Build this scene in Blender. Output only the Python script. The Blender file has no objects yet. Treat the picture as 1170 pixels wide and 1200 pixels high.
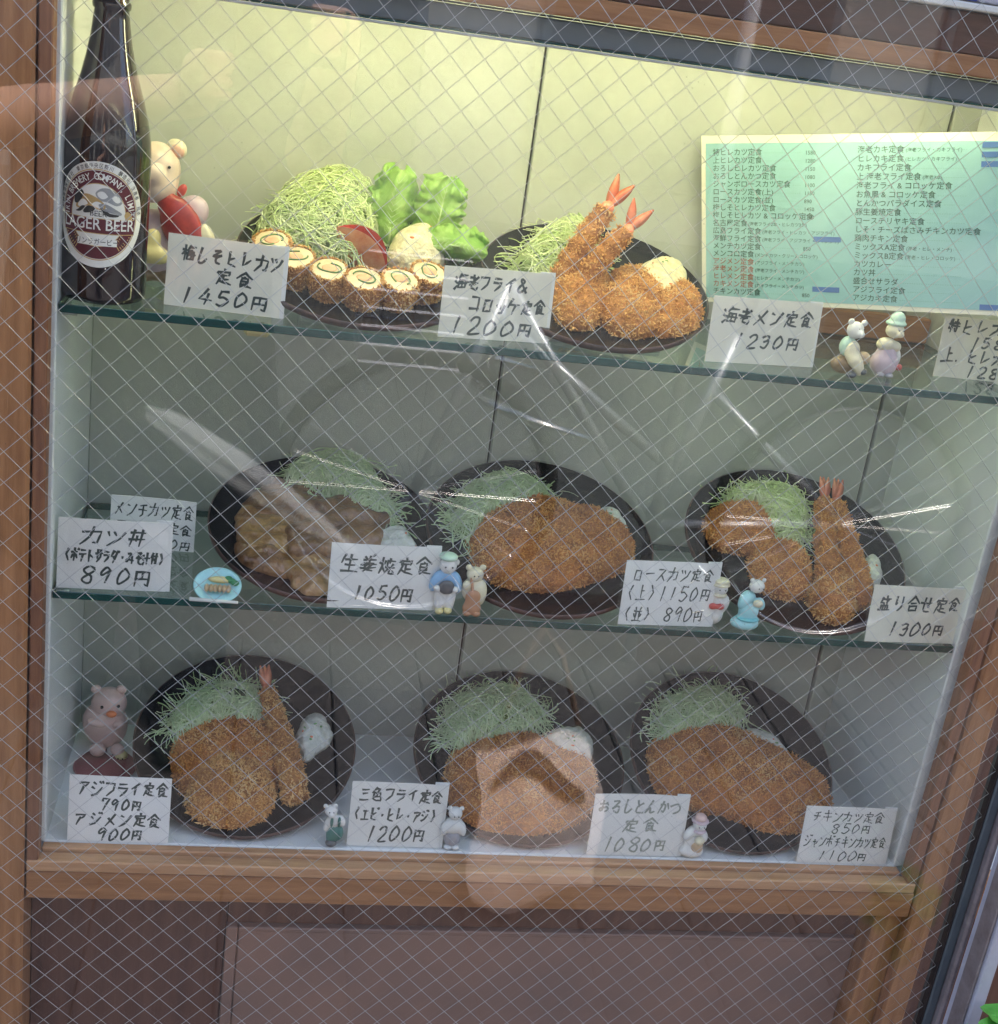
import bpy, math, random, mathutils
from mathutils import Vector, Matrix, noise
random.seed(7)
R = math.radians
sc = bpy.context.scene
col = sc.collection

# ------------------------------------------------------------------ camera
CAM = Vector((0.16398, -1.07134, 0.75961))
YAW, PITCH, ROLL, FPX = 0.19468, -0.3547, 0.14533, 1557.22
fw = Vector((math.sin(YAW)*math.cos(PITCH), math.cos(YAW)*math.cos(PITCH), math.sin(PITCH)))
r0 = Vector((math.cos(YAW), -math.sin(YAW), 0)); u0 = r0.cross(fw)
rt = r0*math.cos(ROLL)+u0*math.sin(ROLL); up = -r0*math.sin(ROLL)+u0*math.cos(ROLL)
cd = bpy.data.cameras.new('camera'); cam = bpy.data.objects.new('camera', cd); col.objects.link(cam)
cam.matrix_world = Matrix(((rt.x, up.x, -fw.x, CAM.x), (rt.y, up.y, -fw.y, CAM.y), (rt.z, up.z, -fw.z, CAM.z), (0, 0, 0, 1)))
cd.sensor_fit = 'VERTICAL'; cd.sensor_height = 36; cd.lens = 36*FPX/1200
cd.clip_start = 0.02; cd.clip_end = 500
sc.camera = cam

# ------------------------------------------------------------------ light
SUN_EL, SUN_AZ = 60, 28          # degrees, azimuth clockwise from +y
world = bpy.data.worlds.new('World'); sc.world = world; world.use_nodes = True
wn = world.node_tree.nodes; wl = world.node_tree.links; wn.clear()
sky = wn.new('ShaderNodeTexSky'); sky.sky_type = 'NISHITA'; sky.sun_disc = False
sky.sun_elevation = R(SUN_EL); sky.sun_rotation = R(SUN_AZ); sky.dust_density = 4.0; sky.air_density = 1.0
hs = wn.new('ShaderNodeHueSaturation'); hs.inputs['Saturation'].default_value = 1.0
bg = wn.new('ShaderNodeBackground'); bg.inputs['Strength'].default_value = 0.15
wo = wn.new('ShaderNodeOutputWorld')
wl.new(sky.outputs[0], hs.inputs['Color']); wl.new(hs.outputs[0], bg.inputs['Color']); wl.new(bg.outputs[0], wo.inputs[0])
sl = bpy.data.lights.new('sun', 'SUN'); sl.energy = 1.5; sl.angle = R(11); sl.color = (1, .96, .9)
sun = bpy.data.objects.new('sun', sl); col.objects.link(sun)
sd = Vector((math.sin(R(SUN_AZ))*math.cos(R(SUN_EL)), math.cos(R(SUN_AZ))*math.cos(R(SUN_EL)), math.sin(R(SUN_EL))))
sun.rotation_euler = sd.to_track_quat('Z', 'Y').to_euler()
sc.view_settings.view_transform = 'Standard'; sc.view_settings.look = 'None'
sc.view_settings.exposure = 2.2; sc.view_settings.gamma = 1
sc.cycles.transparent_max_bounces = 32; sc.cycles.max_bounces = 8; sc.cycles.glossy_bounces = 4; sc.cycles.transmission_bounces = 6
sc.cycles.diffuse_bounces = 4
TUBE = 10.4

# ------------------------------------------------------------------ measuring helpers
def ray(q): return fw + rt*((q[0]-585)/FPX) - up*((q[1]-600)/FPX)
def G(q, z):
    r = ray(q); return CAM + r*((z-CAM.z)/r.z)
def V(q, y):
    r = ray(q); return CAM + r*((y-CAM.y)/r.y)
def pxm(P): return (Vector(P)-CAM).dot(fw)/FPX      # metres per photo pixel at a point
W, DEP, Z1, Z2, GY = .84, .215, .5013, .2517, -.086
GROUND = -.66

# ------------------------------------------------------------------ mesh building
class MB:
    def __init__(s): s.v = []; s.f = []; s.m = []; s.t = []; s.tone = 0.5; s.mi = 0
    def add(s, vs, fs):
        b = len(s.v); s.v.extend([tuple(p) for p in vs]); s.t.extend([s.tone]*len(vs))
        for f in fs: s.f.append(tuple(b+i for i in f)); s.m.append(s.mi)
        return s
    def box(s, x0, x1, y0, y1, z0, z1, M=None):
        vs = [Vector((x, y, z)) for x in (x0, x1) for y in (y0, y1) for z in (z0, z1)]
        if M is not None: vs = [M @ p for p in vs]
        return s.add(vs, [(0,1,3,2),(4,6,7,5),(0,4,5,1),(2,3,7,6),(0,2,6,4),(1,5,7,3)])
    def bbox(s, x0, x1, y0, y1, z0, z1, b=.0015):   # bevelled box
        vs = []; idx = {}
        X = (x0, x1); Y = (y0, y1); Z = (z0, z1)
        for i in (0,1):
            for j in (0,1):
                for k in (0,1):
                    sx, sy, sz = (1-2*i)*b, (1-2*j)*b, (1-2*k)*b
                    idx[i,j,k,'x'] = len(vs); vs.append((X[i], Y[j]+sy, Z[k]+sz))
                    idx[i,j,k,'y'] = len(vs); vs.append((X[i]+sx, Y[j], Z[k]+sz))
                    idx[i,j,k,'z'] = len(vs); vs.append((X[i]+sx, Y[j]+sy, Z[k]))
        fs = []
        o4 = ((0,0),(1,0),(1,1),(0,1))
        for a in (0,1):
            q = [idx[a,j,k,'x'] for j,k in o4]; fs.append(tuple(q if a else q[::-1]))
            q = [idx[i,a,k,'y'] for i,k in o4]; fs.append(tuple(q[::-1] if a else q))
            q = [idx[i,j,a,'z'] for i,j in o4]; fs.append(tuple(q if a else q[::-1]))
        for a in (0,1):
            for b_ in (0,1):
                fs.append((idx[a,b_,0,'x'],idx[a,b_,1,'x'],idx[a,b_,1,'y'],idx[a,b_,0,'y']) if (a+b_)%2==0 else (idx[a,b_,0,'y'],idx[a,b_,1,'y'],idx[a,b_,1,'x'],idx[a,b_,0,'x']))
                fs.append((idx[a,0,b_,'z'],idx[a,1,b_,'z'],idx[a,1,b_,'x'],idx[a,0,b_,'x']) if (a+b_)%2==0 else (idx[a,0,b_,'x'],idx[a,1,b_,'x'],idx[a,1,b_,'z'],idx[a,0,b_,'z']))
                fs.append((idx[0,a,b_,'y'],idx[1,a,b_,'y'],idx[1,a,b_,'z'],idx[0,a,b_,'z']) if (a+b_)%2==0 else (idx[0,a,b_,'z'],idx[1,a,b_,'z'],idx[1,a,b_,'y'],idx[0,a,b_,'y']))
                for c in (0,1): 
                    t = (idx[a,b_,c,'x'],idx[a,b_,c,'y'],idx[a,b_,c,'z']); fs.append(t if (a+b_+c)%2==0 else t[::-1])
        return s.add(vs, fs)
    def ell(s, c, r, M=None, n=12, m=8):
        vs = []; fs = []
        for i in range(m+1):
            a = math.pi*i/m
            for j in range(n):
                b = 2*math.pi*j/n
                p = Vector((r[0]*math.sin(a)*math.cos(b), r[1]*math.sin(a)*math.sin(b), r[2]*math.cos(a)))
                if M is not None: p = M @ p
                vs.append(p+Vector(c))
        for i in range(m):
            for j in range(n): fs.append((i*n+j, (i+1)*n+j, (i+1)*n+(j+1)%n, i*n+(j+1)%n))
        return s.add(vs, fs)
    def tube(s, pts, rad, n=6, caps=True):
        pts = [Vector(p) for p in pts]; L = len(pts); vs = []; fs = []
        ref = Vector((0, 0, 1))
        for i, p in enumerate(pts):
            t = (pts[min(i+1, L-1)]-pts[max(i-1, 0)])
            t = t.normalized() if t.length > 1e-9 else Vector((0, 0, 1))
            if abs(t.dot(ref)) > .95: ref = Vector((1, 0, 0)) if abs(t.x) < .8 else Vector((0, 1, 0))
            a = t.cross(ref).normalized(); b = t.cross(a); ref = -b if b.dot(ref) < 0 else b
            a = t.cross(ref).normalized(); b = t.cross(a)
            rr = rad[i] if isinstance(rad, (list, tuple)) else rad
            for k in range(n):
                w = 2*math.pi*k/n; vs.append(p+(a*math.cos(w)+b*math.sin(w))*rr)
        for i in range(L-1):
            for k in range(n): fs.append((i*n+k, i*n+(k+1)%n, (i+1)*n+(k+1)%n, (i+1)*n+k))
        if caps: fs.append(tuple(range(n))[::-1]); fs.append(tuple((L-1)*n+k for k in range(n)))
        return s.add(vs, fs)
    def lathe(s, prof, c=(0, 0, 0), n=32, M=None):
        vs = []; fs = []; L = len(prof)
        for (r, z) in prof:
            for k in range(n):
                w = 2*math.pi*k/n; p = Vector((r*math.cos(w), r*math.sin(w), z))
                if M is not None: p = M @ p
                vs.append(p+Vector(c))
        for i in range(L-1):
            for k in range(n): fs.append((i*n+k, i*n+(k+1)%n, (i+1)*n+(k+1)%n, (i+1)*n+k))
        return s.add(vs, fs)
    def poly(s, pts, M=None):
        vs = [Vector(p) for p in pts]
        if M is not None: vs = [M @ p for p in vs]
        return s.add(vs, [tuple(range(len(vs)))])

def link(o, parent=None):
    col.objects.link(o)
    if parent is not None: o.parent = parent
    return o
def make(name, mb, mat, parent=None, origin=None, smooth=False, tone=False):
    """one mesh object; vertices given in world space, kept relative to origin (or to the parent's place)"""
    top = parent
    while top is not None and top.parent is not None: top = top.parent
    if origin is None:
        if top is not None: origin = Vector(top.location)
        else:
            xs, ys, zs = zip(*mb.v); origin = Vector(((min(xs)+max(xs))/2, (min(ys)+max(ys))/2, min(zs)))
    origin = Vector(origin)
    me = bpy.data.meshes.new(name)
    me.from_pydata([(v[0]-origin.x, v[1]-origin.y, v[2]-origin.z) for v in mb.v], [], mb.f)
    mats = mat if isinstance(mat, (list, tuple)) else [mat]
    for m in mats: me.materials.append(m)
    if len(mats) > 1: me.polygons.foreach_set('material_index', mb.m)
    if smooth: me.polygons.foreach_set('use_smooth', [True]*len(me.polygons))
    if tone:
        at = me.attributes.new('tone', 'FLOAT', 'POINT'); at.data.foreach_set('value', mb.t)
    me.update()
    o = bpy.data.objects.new(name, me); link(o, parent)
    if parent is None: o.location = origin
    return o
def tag(o, label=None, cat=None, group=None, kind=None):
    if label: o['label'] = label
    if cat: o['category'] = cat
    if group: o['group'] = group
    if kind: o['kind'] = kind
    return o
def thing(name, loc, label, cat, group=None):
    o = bpy.data.objects.new(name, None); o.empty_display_size = .02; o.location = loc; col.objects.link(o)
    return tag(o, label, cat, group)

# ------------------------------------------------------------------ materials
def mat(name, color, rough=.5, metal=0, spec=.5, var=None, scale=20, bump=0, bscale=None, stretch=(1, 1, 1), tone=None, sss=0, coat=0, detail=4, emis=None):
    m = bpy.data.materials.new(name); m.use_nodes = True; n = m.node_tree.nodes; l = m.node_tree.links
    b = n['Principled BSDF']
    b.inputs['Base Color'].default_value = (*color, 1); b.inputs['Roughness'].default_value = rough
    b.inputs['Metallic'].default_value = metal; b.inputs['Specular IOR Level'].default_value = spec
    if coat: b.inputs['Coat Weight'].default_value = coat; b.inputs['Coat Roughness'].default_value = .08
    if sss: b.inputs['Subsurface Weight'].default_value = sss; b.inputs['Subsurface Radius'].default_value = (.01, .008, .004); b.inputs['Subsurface Scale'].default_value = .3
    if emis: b.inputs['Emission Color'].default_value = (*emis[0], 1); b.inputs['Emission Strength'].default_value = emis[1]
    tc = n.new('ShaderNodeTexCoord'); mp = n.new('ShaderNodeMapping'); mp.inputs['Scale'].default_value = stretch
    l.new(tc.outputs['Object'], mp.inputs[0])
    if var:
        nz = n.new('ShaderNodeTexNoise'); nz.inputs['Scale'].default_value = scale; nz.inputs['Detail'].default_value = detail
        nz.inputs['Roughness'].default_value = .65
        l.new(mp.outputs[0], nz.inputs['Vector'])
        cr = n.new('ShaderNodeValToRGB'); cr.color_ramp.elements[0].position = .32; cr.color_ramp.elements[1].position = .68
        cr.color_ramp.elements[0].color = (*var, 1); cr.color_ramp.elements[1].color = (*color, 1)
        l.new(nz.outputs[0], cr.inputs[0])
        src = cr.outputs[0]
        if tone:
            at = n.new('ShaderNodeAttribute'); at.attribute_name = 'tone'
            c2 = n.new('ShaderNodeValToRGB'); els = c2.color_ramp.elements
            els[0].color = (*tone[0], 1); els[1].color = (*tone[-1], 1)
            for i, t in enumerate(tone[1:-1]): e = els.new((i+1)/(len(tone)-1)); e.color = (*t, 1)
            l.new(at.outputs['Fac'], c2.inputs[0])
            mx = n.new('ShaderNodeMix'); mx.data_type = 'RGBA'; mx.inputs[0].default_value = .6
            l.new(src, mx.inputs[6]); l.new(c2.outputs[0], mx.inputs[7]); src = mx.outputs[2]
        l.new(src, b.inputs['Base Color'])
    if bump:
        nb = n.new('ShaderNodeTexNoise'); nb.inputs['Scale'].default_value = bscale or scale*4; nb.inputs['Detail'].default_value = 4
        l.new(mp.outputs[0], nb.inputs['Vector'])
        bp = n.new('ShaderNodeBump'); bp.inputs['Strength'].default_value = 1; bp.inputs['Distance'].default_value = bump
        l.new(nb.outputs[0], bp.inputs['Height']); l.new(bp.outputs[0], b.inputs['Normal'])
    return m
def glass(name, tint, dust=0.0, fres=1.5):
    """thin clear pane: what is behind shows through, the street is mirrored by Fresnel"""
    m = bpy.data.materials.new(name); m.use_nodes = True; n = m.node_tree.nodes; l = m.node_tree.links; n.clear()
    o = n.new('ShaderNodeOutputMaterial'); tr = n.new('ShaderNodeBsdfTransparent'); tr.inputs[0].default_value = (*tint, 1)
    gl = n.new('ShaderNodeBsdfGlossy'); gl.inputs['Roughness'].default_value = 0.004; gl.inputs[0].default_value = (1, 1, 1, 1)
    fr = n.new('ShaderNodeFresnel'); geo = n.new('ShaderNodeNewGeometry'); ir = n.new('ShaderNodeMapRange'); ir.inputs[3].default_value = fres; ir.inputs[4].default_value = 1/fres; l.new(geo.outputs['Backfacing'], ir.inputs[0]); l.new(ir.outputs[0], fr.inputs['IOR'])   # same mirror strength on both faces of the pane
    mx = n.new('ShaderNodeMixShader'); l.new(fr.outputs[0], mx.inputs[0]); l.new(tr.outputs[0], mx.inputs[1]); l.new(gl.outputs[0], mx.inputs[2])
    last = mx.outputs[0]
    if dust:
        tc = n.new('ShaderNodeTexCoord')
        nz = n.new('ShaderNodeTexNoise'); nz.inputs['Scale'].default_value = 3.5; nz.inputs['Detail'].default_value = 6; nz.inputs['Roughness'].default_value = .6
        vo = n.new('ShaderNodeTexVoronoi'); vo.inputs['Scale'].default_value = 110
        l.new(tc.outputs['Object'], nz.inputs['Vector']); l.new(tc.outputs['Object'], vo.inputs['Vector'])
        mr = n.new('ShaderNodeMapRange'); mr.inputs[1].default_value = .4; mr.inputs[2].default_value = .75; mr.inputs[3].default_value = dust*.3; mr.inputs[4].default_value = dust*1.6
        l.new(nz.outputs[0], mr.inputs[0])
        m2 = n.new('ShaderNodeMapRange'); m2.inputs[1].default_value = .02; m2.inputs[2].default_value = .07; m2.inputs[3].default_value = .35; m2.inputs[4].default_value = 0
        l.new(vo.outputs['Distance'], m2.inputs[0])
        ml = n.new('ShaderNodeMath'); ml.operation = 'ADD'
        gt = n.new('ShaderNodeTexNoise'); gt.inputs['Scale'].default_value = 9; l.new(tc.outputs['Object'], gt.inputs['Vector'])
        g2 = n.new('ShaderNodeMapRange'); g2.inputs[1].default_value = .5; g2.inputs[2].default_value = .7; l.new(gt.outputs[0], g2.inputs[0])
        mm = n.new('ShaderNodeMath'); mm.operation = 'MULTIPLY'; l.new(m2.outputs[0], mm.inputs[0]); l.new(g2.outputs[0], mm.inputs[1])
        l.new(mr.outputs[0], ml.inputs[0]); l.new(mm.outputs[0], ml.inputs[1])
        df = n.new('ShaderNodeBsdfDiffuse'); df.inputs[0].default_value = (.7, .7, .7, 1)
        m3 = n.new('ShaderNodeMixShader'); l.new(ml.outputs[0], m3.inputs[0]); l.new(last, m3.inputs[1]); l.new(df.outputs[0], m3.inputs[2]); last = m3.outputs[0]
    l.new(last, o.inputs[0])
    return m
WOODC = (.46, .215, .085); WOODD = (.29, .12, .042)
M_wood_v = mat('wood_vertical', WOODC, .45, var=WOODD, scale=14, stretch=(9, 9, .7), bump=.0004, bscale=60, detail=6)
M_wood_h = mat('wood_horizontal', WOODC, .45, var=WOODD, scale=14, stretch=(.7, 9, 9), bump=.0004, bscale=60, detail=6)
M_pale_h = mat('pale_wood_horizontal', (.62, .36, .19), .42, var=(.45, .22, .10), scale=16, stretch=(.6, 9, 9), bump=.0003, bscale=60, detail=6)
M_trim_v = mat('trim_wood_vertical', (.30, .13, .06), .45, var=(.18, .07, .035), scale=16, stretch=(9, 9, .6), bump=.0003, bscale=60, detail=6)
M_dark_wood = mat('dark_wood', (.13, .05, .03), .4, var=(.07, .028, .018), scale=10, stretch=(.7, 6, 6), bump=.0004, bscale=50)
M_panel = mat('brown_panel', (.18, .085, .055), .38, var=(.12, .056, .038), scale=12, stretch=(6, 6, .6), bump=.0003, bscale=50)
M_board = mat('brown_board', (.33, .19, .14), .4, var=(.24, .15, .12), scale=9, bump=.0002, bscale=60)
M_gap = mat('dark_gap', (.02, .012, .01), .8)
M_grey = mat('grey_strip', (.17, .19, .205), .45, var=(.14, .16, .175), scale=6)
M_alu = mat('aluminium', (.62, .64, .66), .3, metal=.9, var=(.5, .52, .54), scale=30, stretch=(1, 6, 6))
M_alu_dark = mat('bronze_aluminium', (.16, .19, .21), .35, metal=.6, var=(.12, .145, .165), scale=20)
M_alu_edge = mat('mauve_aluminium', (.30, .25, .25), .45, metal=.3, var=(.2, .16, .16), scale=60, bump=.0003)
M_wallc = mat('cream_back_panel', (.51, .54, .485), .55, var=(.40, .43, .385), scale=5, bump=.0002, bscale=90)
M_side = mat('white_side_panel', (.78, .80, .78), .5, var=(.68, .71, .69), scale=5)
M_floor = mat('white_shelf_floor', (.80, .82, .82), .35, var=(.72, .75, .76), scale=6)
M_seam = mat('seam', (.07, .06, .045), .8)
M_wire = mat('steel_wire', (.62, .63, .64), .30, metal=.8, var=(.45, .46, .47), scale=60)
M_pane = glass('window_glass', (.985, .99, .987), dust=.0035)
M_pane2 = glass('sash_glass', (.985, .99, .987), dust=.006)
M_shelf = glass('shelf_glass', (.80, .905, .88))
M_shelf_edge = mat('shelf_glass_edge', (.012, .075, .062), .12, spec=.7, var=(.008, .05, .045), scale=9, stretch=(1, 20, 20))
M_tube = bpy.data.materials.new('lit_tube'); M_tube.use_nodes = True
_b = M_tube.node_tree.nodes['Principled BSDF']; _b.inputs['Emission Color'].default_value = (1, .96, .53, 1); _b.inputs['Emission Strength'].default_value = TUBE
M_white = mat('white_enamel', (.8, .8, .78), .4)
M_ground = mat('asphalt', (.105, .112, .108), .8, var=(.06, .065, .062), scale=4, bump=.002, bscale=150)
M_tile = mat('pavement_tile', (.105, .095, .095), .7, var=(.075, .068, .068), scale=14, bump=.0005, bscale=200)
M_grout = mat('pavement_joint', (.06, .035, .03), .9)
M_plate = mat('black_plate', (.006, .007, .010), .22, spec=.28, var=(.004, .005, .007), scale=40, bump=.0003, bscale=500)
M_plate_rim = mat('plate_rim', (.085, .035, .025), .3, spec=.5, var=(.03, .014, .012), scale=60)
M_crust = mat('crust', (.60, .24, .06), .65, var=(.24, .08, .02), scale=55, bump=.0018, bscale=420)
M_crumb = mat('crumb', (.70, .33, .10), .5, var=(.38, .13, .03), scale=40, tone=((.36, .10, .018), (.74, .29, .055), (.88, .46, .12), (.93, .64, .27)))
M_crust_l = mat('golden_crust', (.52, .23, .06), .65, var=(.26, .09, .022), scale=55, bump=.0018, bscale=420)
M_crumb_l = mat('golden_crumb', (.78, .43, .15), .5, var=(.52, .23, .06), scale=40, tone=((.38, .13, .025), (.72, .35, .08), (.88, .55, .19), (.94, .74, .38)))
M_cab = mat('cabbage_base', (.26, .38, .12), .6, var=(.22, .33, .09), scale=60)
M_shred = mat('cabbage_shred', (.60, .72, .32), .4, spec=.6, var=(.42, .60, .20), scale=60, tone=((.36, .52, .16), (.58, .72, .30), (.78, .84, .52), (.90, .92, .72)))
M_shred_g = mat('green_cabbage_shred', (.60, .76, .42), .4, spec=.6, var=(.44, .62, .30), scale=60, tone=((.32, .50, .20), (.56, .72, .38), (.74, .84, .56), (.90, .93, .78)))
M_salad = mat('potato_salad', (.82, .78, .55), .45, var=(.66, .58, .34), scale=120, bump=.003, bscale=220)
M_salad_w = mat('white_potato_salad', (.84, .84, .78), .4, var=(.62, .64, .54), scale=130, bump=.003, bscale=220)
M_carrot = mat('carrot_bit', (.75, .22, .08), .4); M_cuke = mat('cucumber_bit', (.15, .35, .10), .4)
M_lettuce = mat('lettuce', (.52, .74, .22), .34, spec=.6, var=(.26, .52, .09), scale=60, bump=.003, bscale=150, coat=.2)
def add_translucent(m, color, fac):
    n = m.node_tree.nodes; l = m.node_tree.links; b = n['Principled BSDF']; o = n['Material Output']
    t = n.new('ShaderNodeBsdfTranslucent'); t.inputs[0].default_value = (*color, 1); x = n.new('ShaderNodeMixShader'); x.inputs[0].default_value = fac
    l.new(b.outputs[0], x.inputs[1]); l.new(t.outputs[0], x.inputs[2]); l.new(x.outputs[0], o.inputs[0])
add_translucent(M_lettuce, (.55, .80, .18), .38)
M_rib = mat('lettuce_rib', (.55, .74, .30), .4)
M_tomato = mat('tomato_skin', (.62, .06, .03), .2, var=(.50, .04, .02), scale=20)
M_tomflesh = mat('tomato_flesh', (.80, .42, .20), .25, var=(.68, .22, .09), scale=90)
M_pork = mat('ginger_pork', (.34, .17, .055), .34, spec=.5, var=(.10, .035, .01), scale=34, bump=.0022, bscale=240, coat=.7, detail=8)
M_pork_l = mat('pork_fat', (.56, .35, .14), .3, spec=.6, var=(.20, .08, .022), scale=34, bump=.002, bscale=240, coat=.7, detail=8)
M_meatw = mat('white_meat', (.82, .70, .46), .45, var=(.70, .52, .28), scale=80)
M_meatp = mat('peach_meat', (.80, .48, .28), .45, var=(.72, .38, .2), scale=80)
M_shiso = mat('green_leaf_line', (.12, .24, .07), .5)
M_shiso_d = mat('dark_leaf', (.03, .07, .03), .45)
M_tail = mat('shrimp_tail', (.80, .33, .20), .3, spec=.6, var=(.62, .14, .07), scale=60)
M_card = mat('card_paper', (.90, .88, .76), .55, var=(.76, .75, .65), scale=8)
M_card_w = mat('white_card_paper', (.88, .89, .88), .55, var=(.78, .79, .78), scale=8)
M_film = glass('clear_film', (.99, .99, .985), fres=1.35)
M_ink = mat('ink', (.05, .07, .065), .5)
M_ink_f = mat('faded_ink', (.30, .34, .30), .5)
M_bottle = mat('dark_bottle_glass', (.012, .005, .005), .06, spec=.8, coat=.5)
# ------------------------------------------------------------------ ground and street (mirrored in the glass)
mb = MB(); mb.box(-40, 40, -60, 30, GROUND-.3, GROUND-.02); o = make('road', mb, M_ground); tag(o, kind='structure')
mb = MB(); mb.box(-6, 6, -2.3, 1.5, GROUND-.019, GROUND-.006); o = make('pavement', mb, M_grout); tag(o, kind='structure'); pav = o
po = Vector(pav.location)
tm = None
for i in range(-9, 10):
    for j in range(9):
        if tm is None:
            mb = MB(); mb.bbox(-.0986, .0986, -.0986, .0986, -.006, .006, .003); t = make('tile', mb, M_tile, pav, origin=(0, 0, 0)); tm = t.data
        else:
            t = bpy.data.objects.new('tile', tm); link(t, pav)
        t.location = Vector((.06+i*.20, -.30-j*.20+.1, GROUND-.0005))-po
mb = MB(); mb.bbox(-6, 6, -2.45, -2.302, GROUND-.02, GROUND+.005, .01); tag(make('kerb', mb, M_tile), kind='structure')

# the building the case is let into, and an unseen board added above to block sky
mb = MB(); mb.box(-4, -.4005, .04, .6, GROUND+.001, 1.15); mb.box(1.6005, 5, .04, .6, GROUND+.001, 1.15); mb.box(-.4, 1.6, .04, .6, 1.001, 1.15); mb.box(-.4, 1.6, .30, .6, GROUND+.001, 1.0)
w_ = make('shop_wall', mb, mat('shop_plaster', (.45, .42, .38), .8, var=(.38, .36, .32), scale=3)); tag(w_, 'plastered shop front wall the display case is set into', 'wall', kind='structure')
mb = MB(); mb.bbox(-4, 5, -.10, .039, 1.155, 1.20, .01); tag(make('sky_blocker', mb, M_dark_wood), 'dark board added out of view above the shop window to block sky', 'sky_blocker', kind='structure')
# ------------------------------------------------------------------ the display case
case = thing('display_case', (W/2, .05, GROUND), 'large wooden window display case with three tiers of food samples', 'display case')
ZT = .741
def part(name, boxes, m, parent=case, b=.0012):
    mb = MB()
    for q in boxes: mb.bbox(*q, b)
    return make(name, mb, m, parent)
# back panels: three boards with dark seams between
S1, S2 = .3985, .812
for a, b in ((0, S1-.0012), (S1+.0012, S2-.0016), (S2+.0016, .93)):
    part('back_panel', [(a, b, DEP, DEP+.008, -.004, ZT+.029)], M_wallc)
part('seam_backing', [(0, .93, DEP+.009, DEP+.02, -.01, ZT+.02)], M_seam)
part('side_panel', [(-.012, 0, .0005, DEP+.008, -.004, ZT)], M_side)
part('side_panel', [(W, W+.012, .0005, DEP-.0005, -.004, ZT)], M_side)
part('floor_board', [(-.012, .93, .0005, DEP-.0005, -.016, -.0003)], M_floor)
part('ceiling_board', [(-.012, .93, .0215, DEP+.02, ZT+.030, ZT+.04)], M_white)
# sash (inner wooden window frame)
sash = part('sash', [(-.0125, W+.0145, -.026, -.0112, -.0155, -.0042)], M_pale_h)
part('sash_stile', [(-.0125, -.0022, -.026, -.0085, -.004, .80)], M_trim_v, sash)
part('sash_stile', [(W+.004, W+.0145, -.026, -.0085, -.004, .80)], M_trim_v, sash)
part('sash_stop', [(-.002, W+.0038, -.0095, .0002, -.012, -.0012)], M_pale_h, sash)
# outer fixed frame
part('outer_rail', [(-.0128, W+.0172, -.024, .010, -.0465, -.0172)], M_wood_h)
part('dark_gap', [(-.0127, W+.017, -.020, .010, -.0170, -.0158)], M_gap)
part('post', [(-.40, -.0142, -.028, .03, GROUND+.002, 1.0)], M_wood_v, b=.0025)
part('post', [(W+.0185, W+.046, -.026, .03, GROUND+.002, 1.0)], M_wood_v, b=.0025)
part('post', [(W+.0175, W+.0182, -.018, .02, -.045, 1.0)], M_gap)
part('inner_post', [(W+.0172-.030, W+.0182, -.014, .03, GROUND+.002, -.0468)], M_wood_v)
# next bay to the right
part('recessed_panel', [(W+.0462, W+.088, -.004, .02, GROUND+.002, 1.0)], M_panel)
part('outer_rail', [(W+.089, 1.6, -.024, .010, -.0465, -.0172)], M_wood_h)
part('sash_stop', [(W+.089, 1.6, -.0095, .0002, -.012, -.0012)], M_pale_h)
part('sash_rail', [(W+.089, 1.6, -.026, -.0112, -.0155, -.0042)], M_wood_h)
part('floor_board', [(.931, 1.6, .0005, DEP, -.016, -.0003)], M_floor)
part('back_panel', [(.931, 1.6, DEP, DEP+.008, -.004, ZT+.029)], M_wallc)
# header
part('lamp_cover', [(-.0138, 1.6, .0015, .0105, ZT+.004, ZT+.0215)], M_grey)
hr = part('header_track', [(-.0138, 1.6, -.004, .0005, ZT+.0002, ZT+.0022)], mat('track_metal', (.55, .56, .55), .4, metal=.3), b=.0006)
part('header_track', [(-.0138, 1.6, -.0035, .0008, ZT+.0026, ZT+.0042)], M_shelf_edge, b=.0004)
part('header_strip', [(-.0138, 1.6, -.006, .012, ZT+.022, ZT+.0235)], M_gap, b=.0003)
part('header_strip', [(-.0138, 1.6, -.012, .012, ZT+.024, ZT+.0395)], M_wood_h)
part('header_beam', [(-.0138, 1.6, -.004, .03, ZT+.040, ZT+.0720)], M_dark_wood)
part('header_cap', [(-.0138, 1.6, -.016, .03, ZT+.0725, ZT+.078)], M_white)
# small signboard above
sg = thing('sign_panel', (.75, .0, ZT+.079), 'blue and pale signboard above the wooden header at top right', 'sign')
part('blue_band', [(.20, .695, -.012, .0, ZT+.0795, ZT+.20)], mat('blue_sign', (.04, .07, .38), .4), sg)
part('pale_band', [(.6955, 1.6, -.012, .0, ZT+.0795, ZT+.20)], mat('pale_sign', (.5, .48, .56), .45), sg)
# lamp inside the case, behind the header
lamp = thing('fluorescent_lamp', (.42, .045, ZT-.001), 'warm tube lamp under the roof of the case behind the grey header', 'lamp')
mb = MB(); mb.tube([(.06, .035, ZT+.017), (.78, .035, ZT+.017)], .0045, 10); make('tube', mb, M_tube, lamp, smooth=True)
mb = MB()
for x in (.05, .78):
    mb = MB(); mb.bbox(x, x+.01, .028, .042, ZT+.010, ZT+.0298, .001); make('lamp_holder', mb, M_white, lamp)
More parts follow.
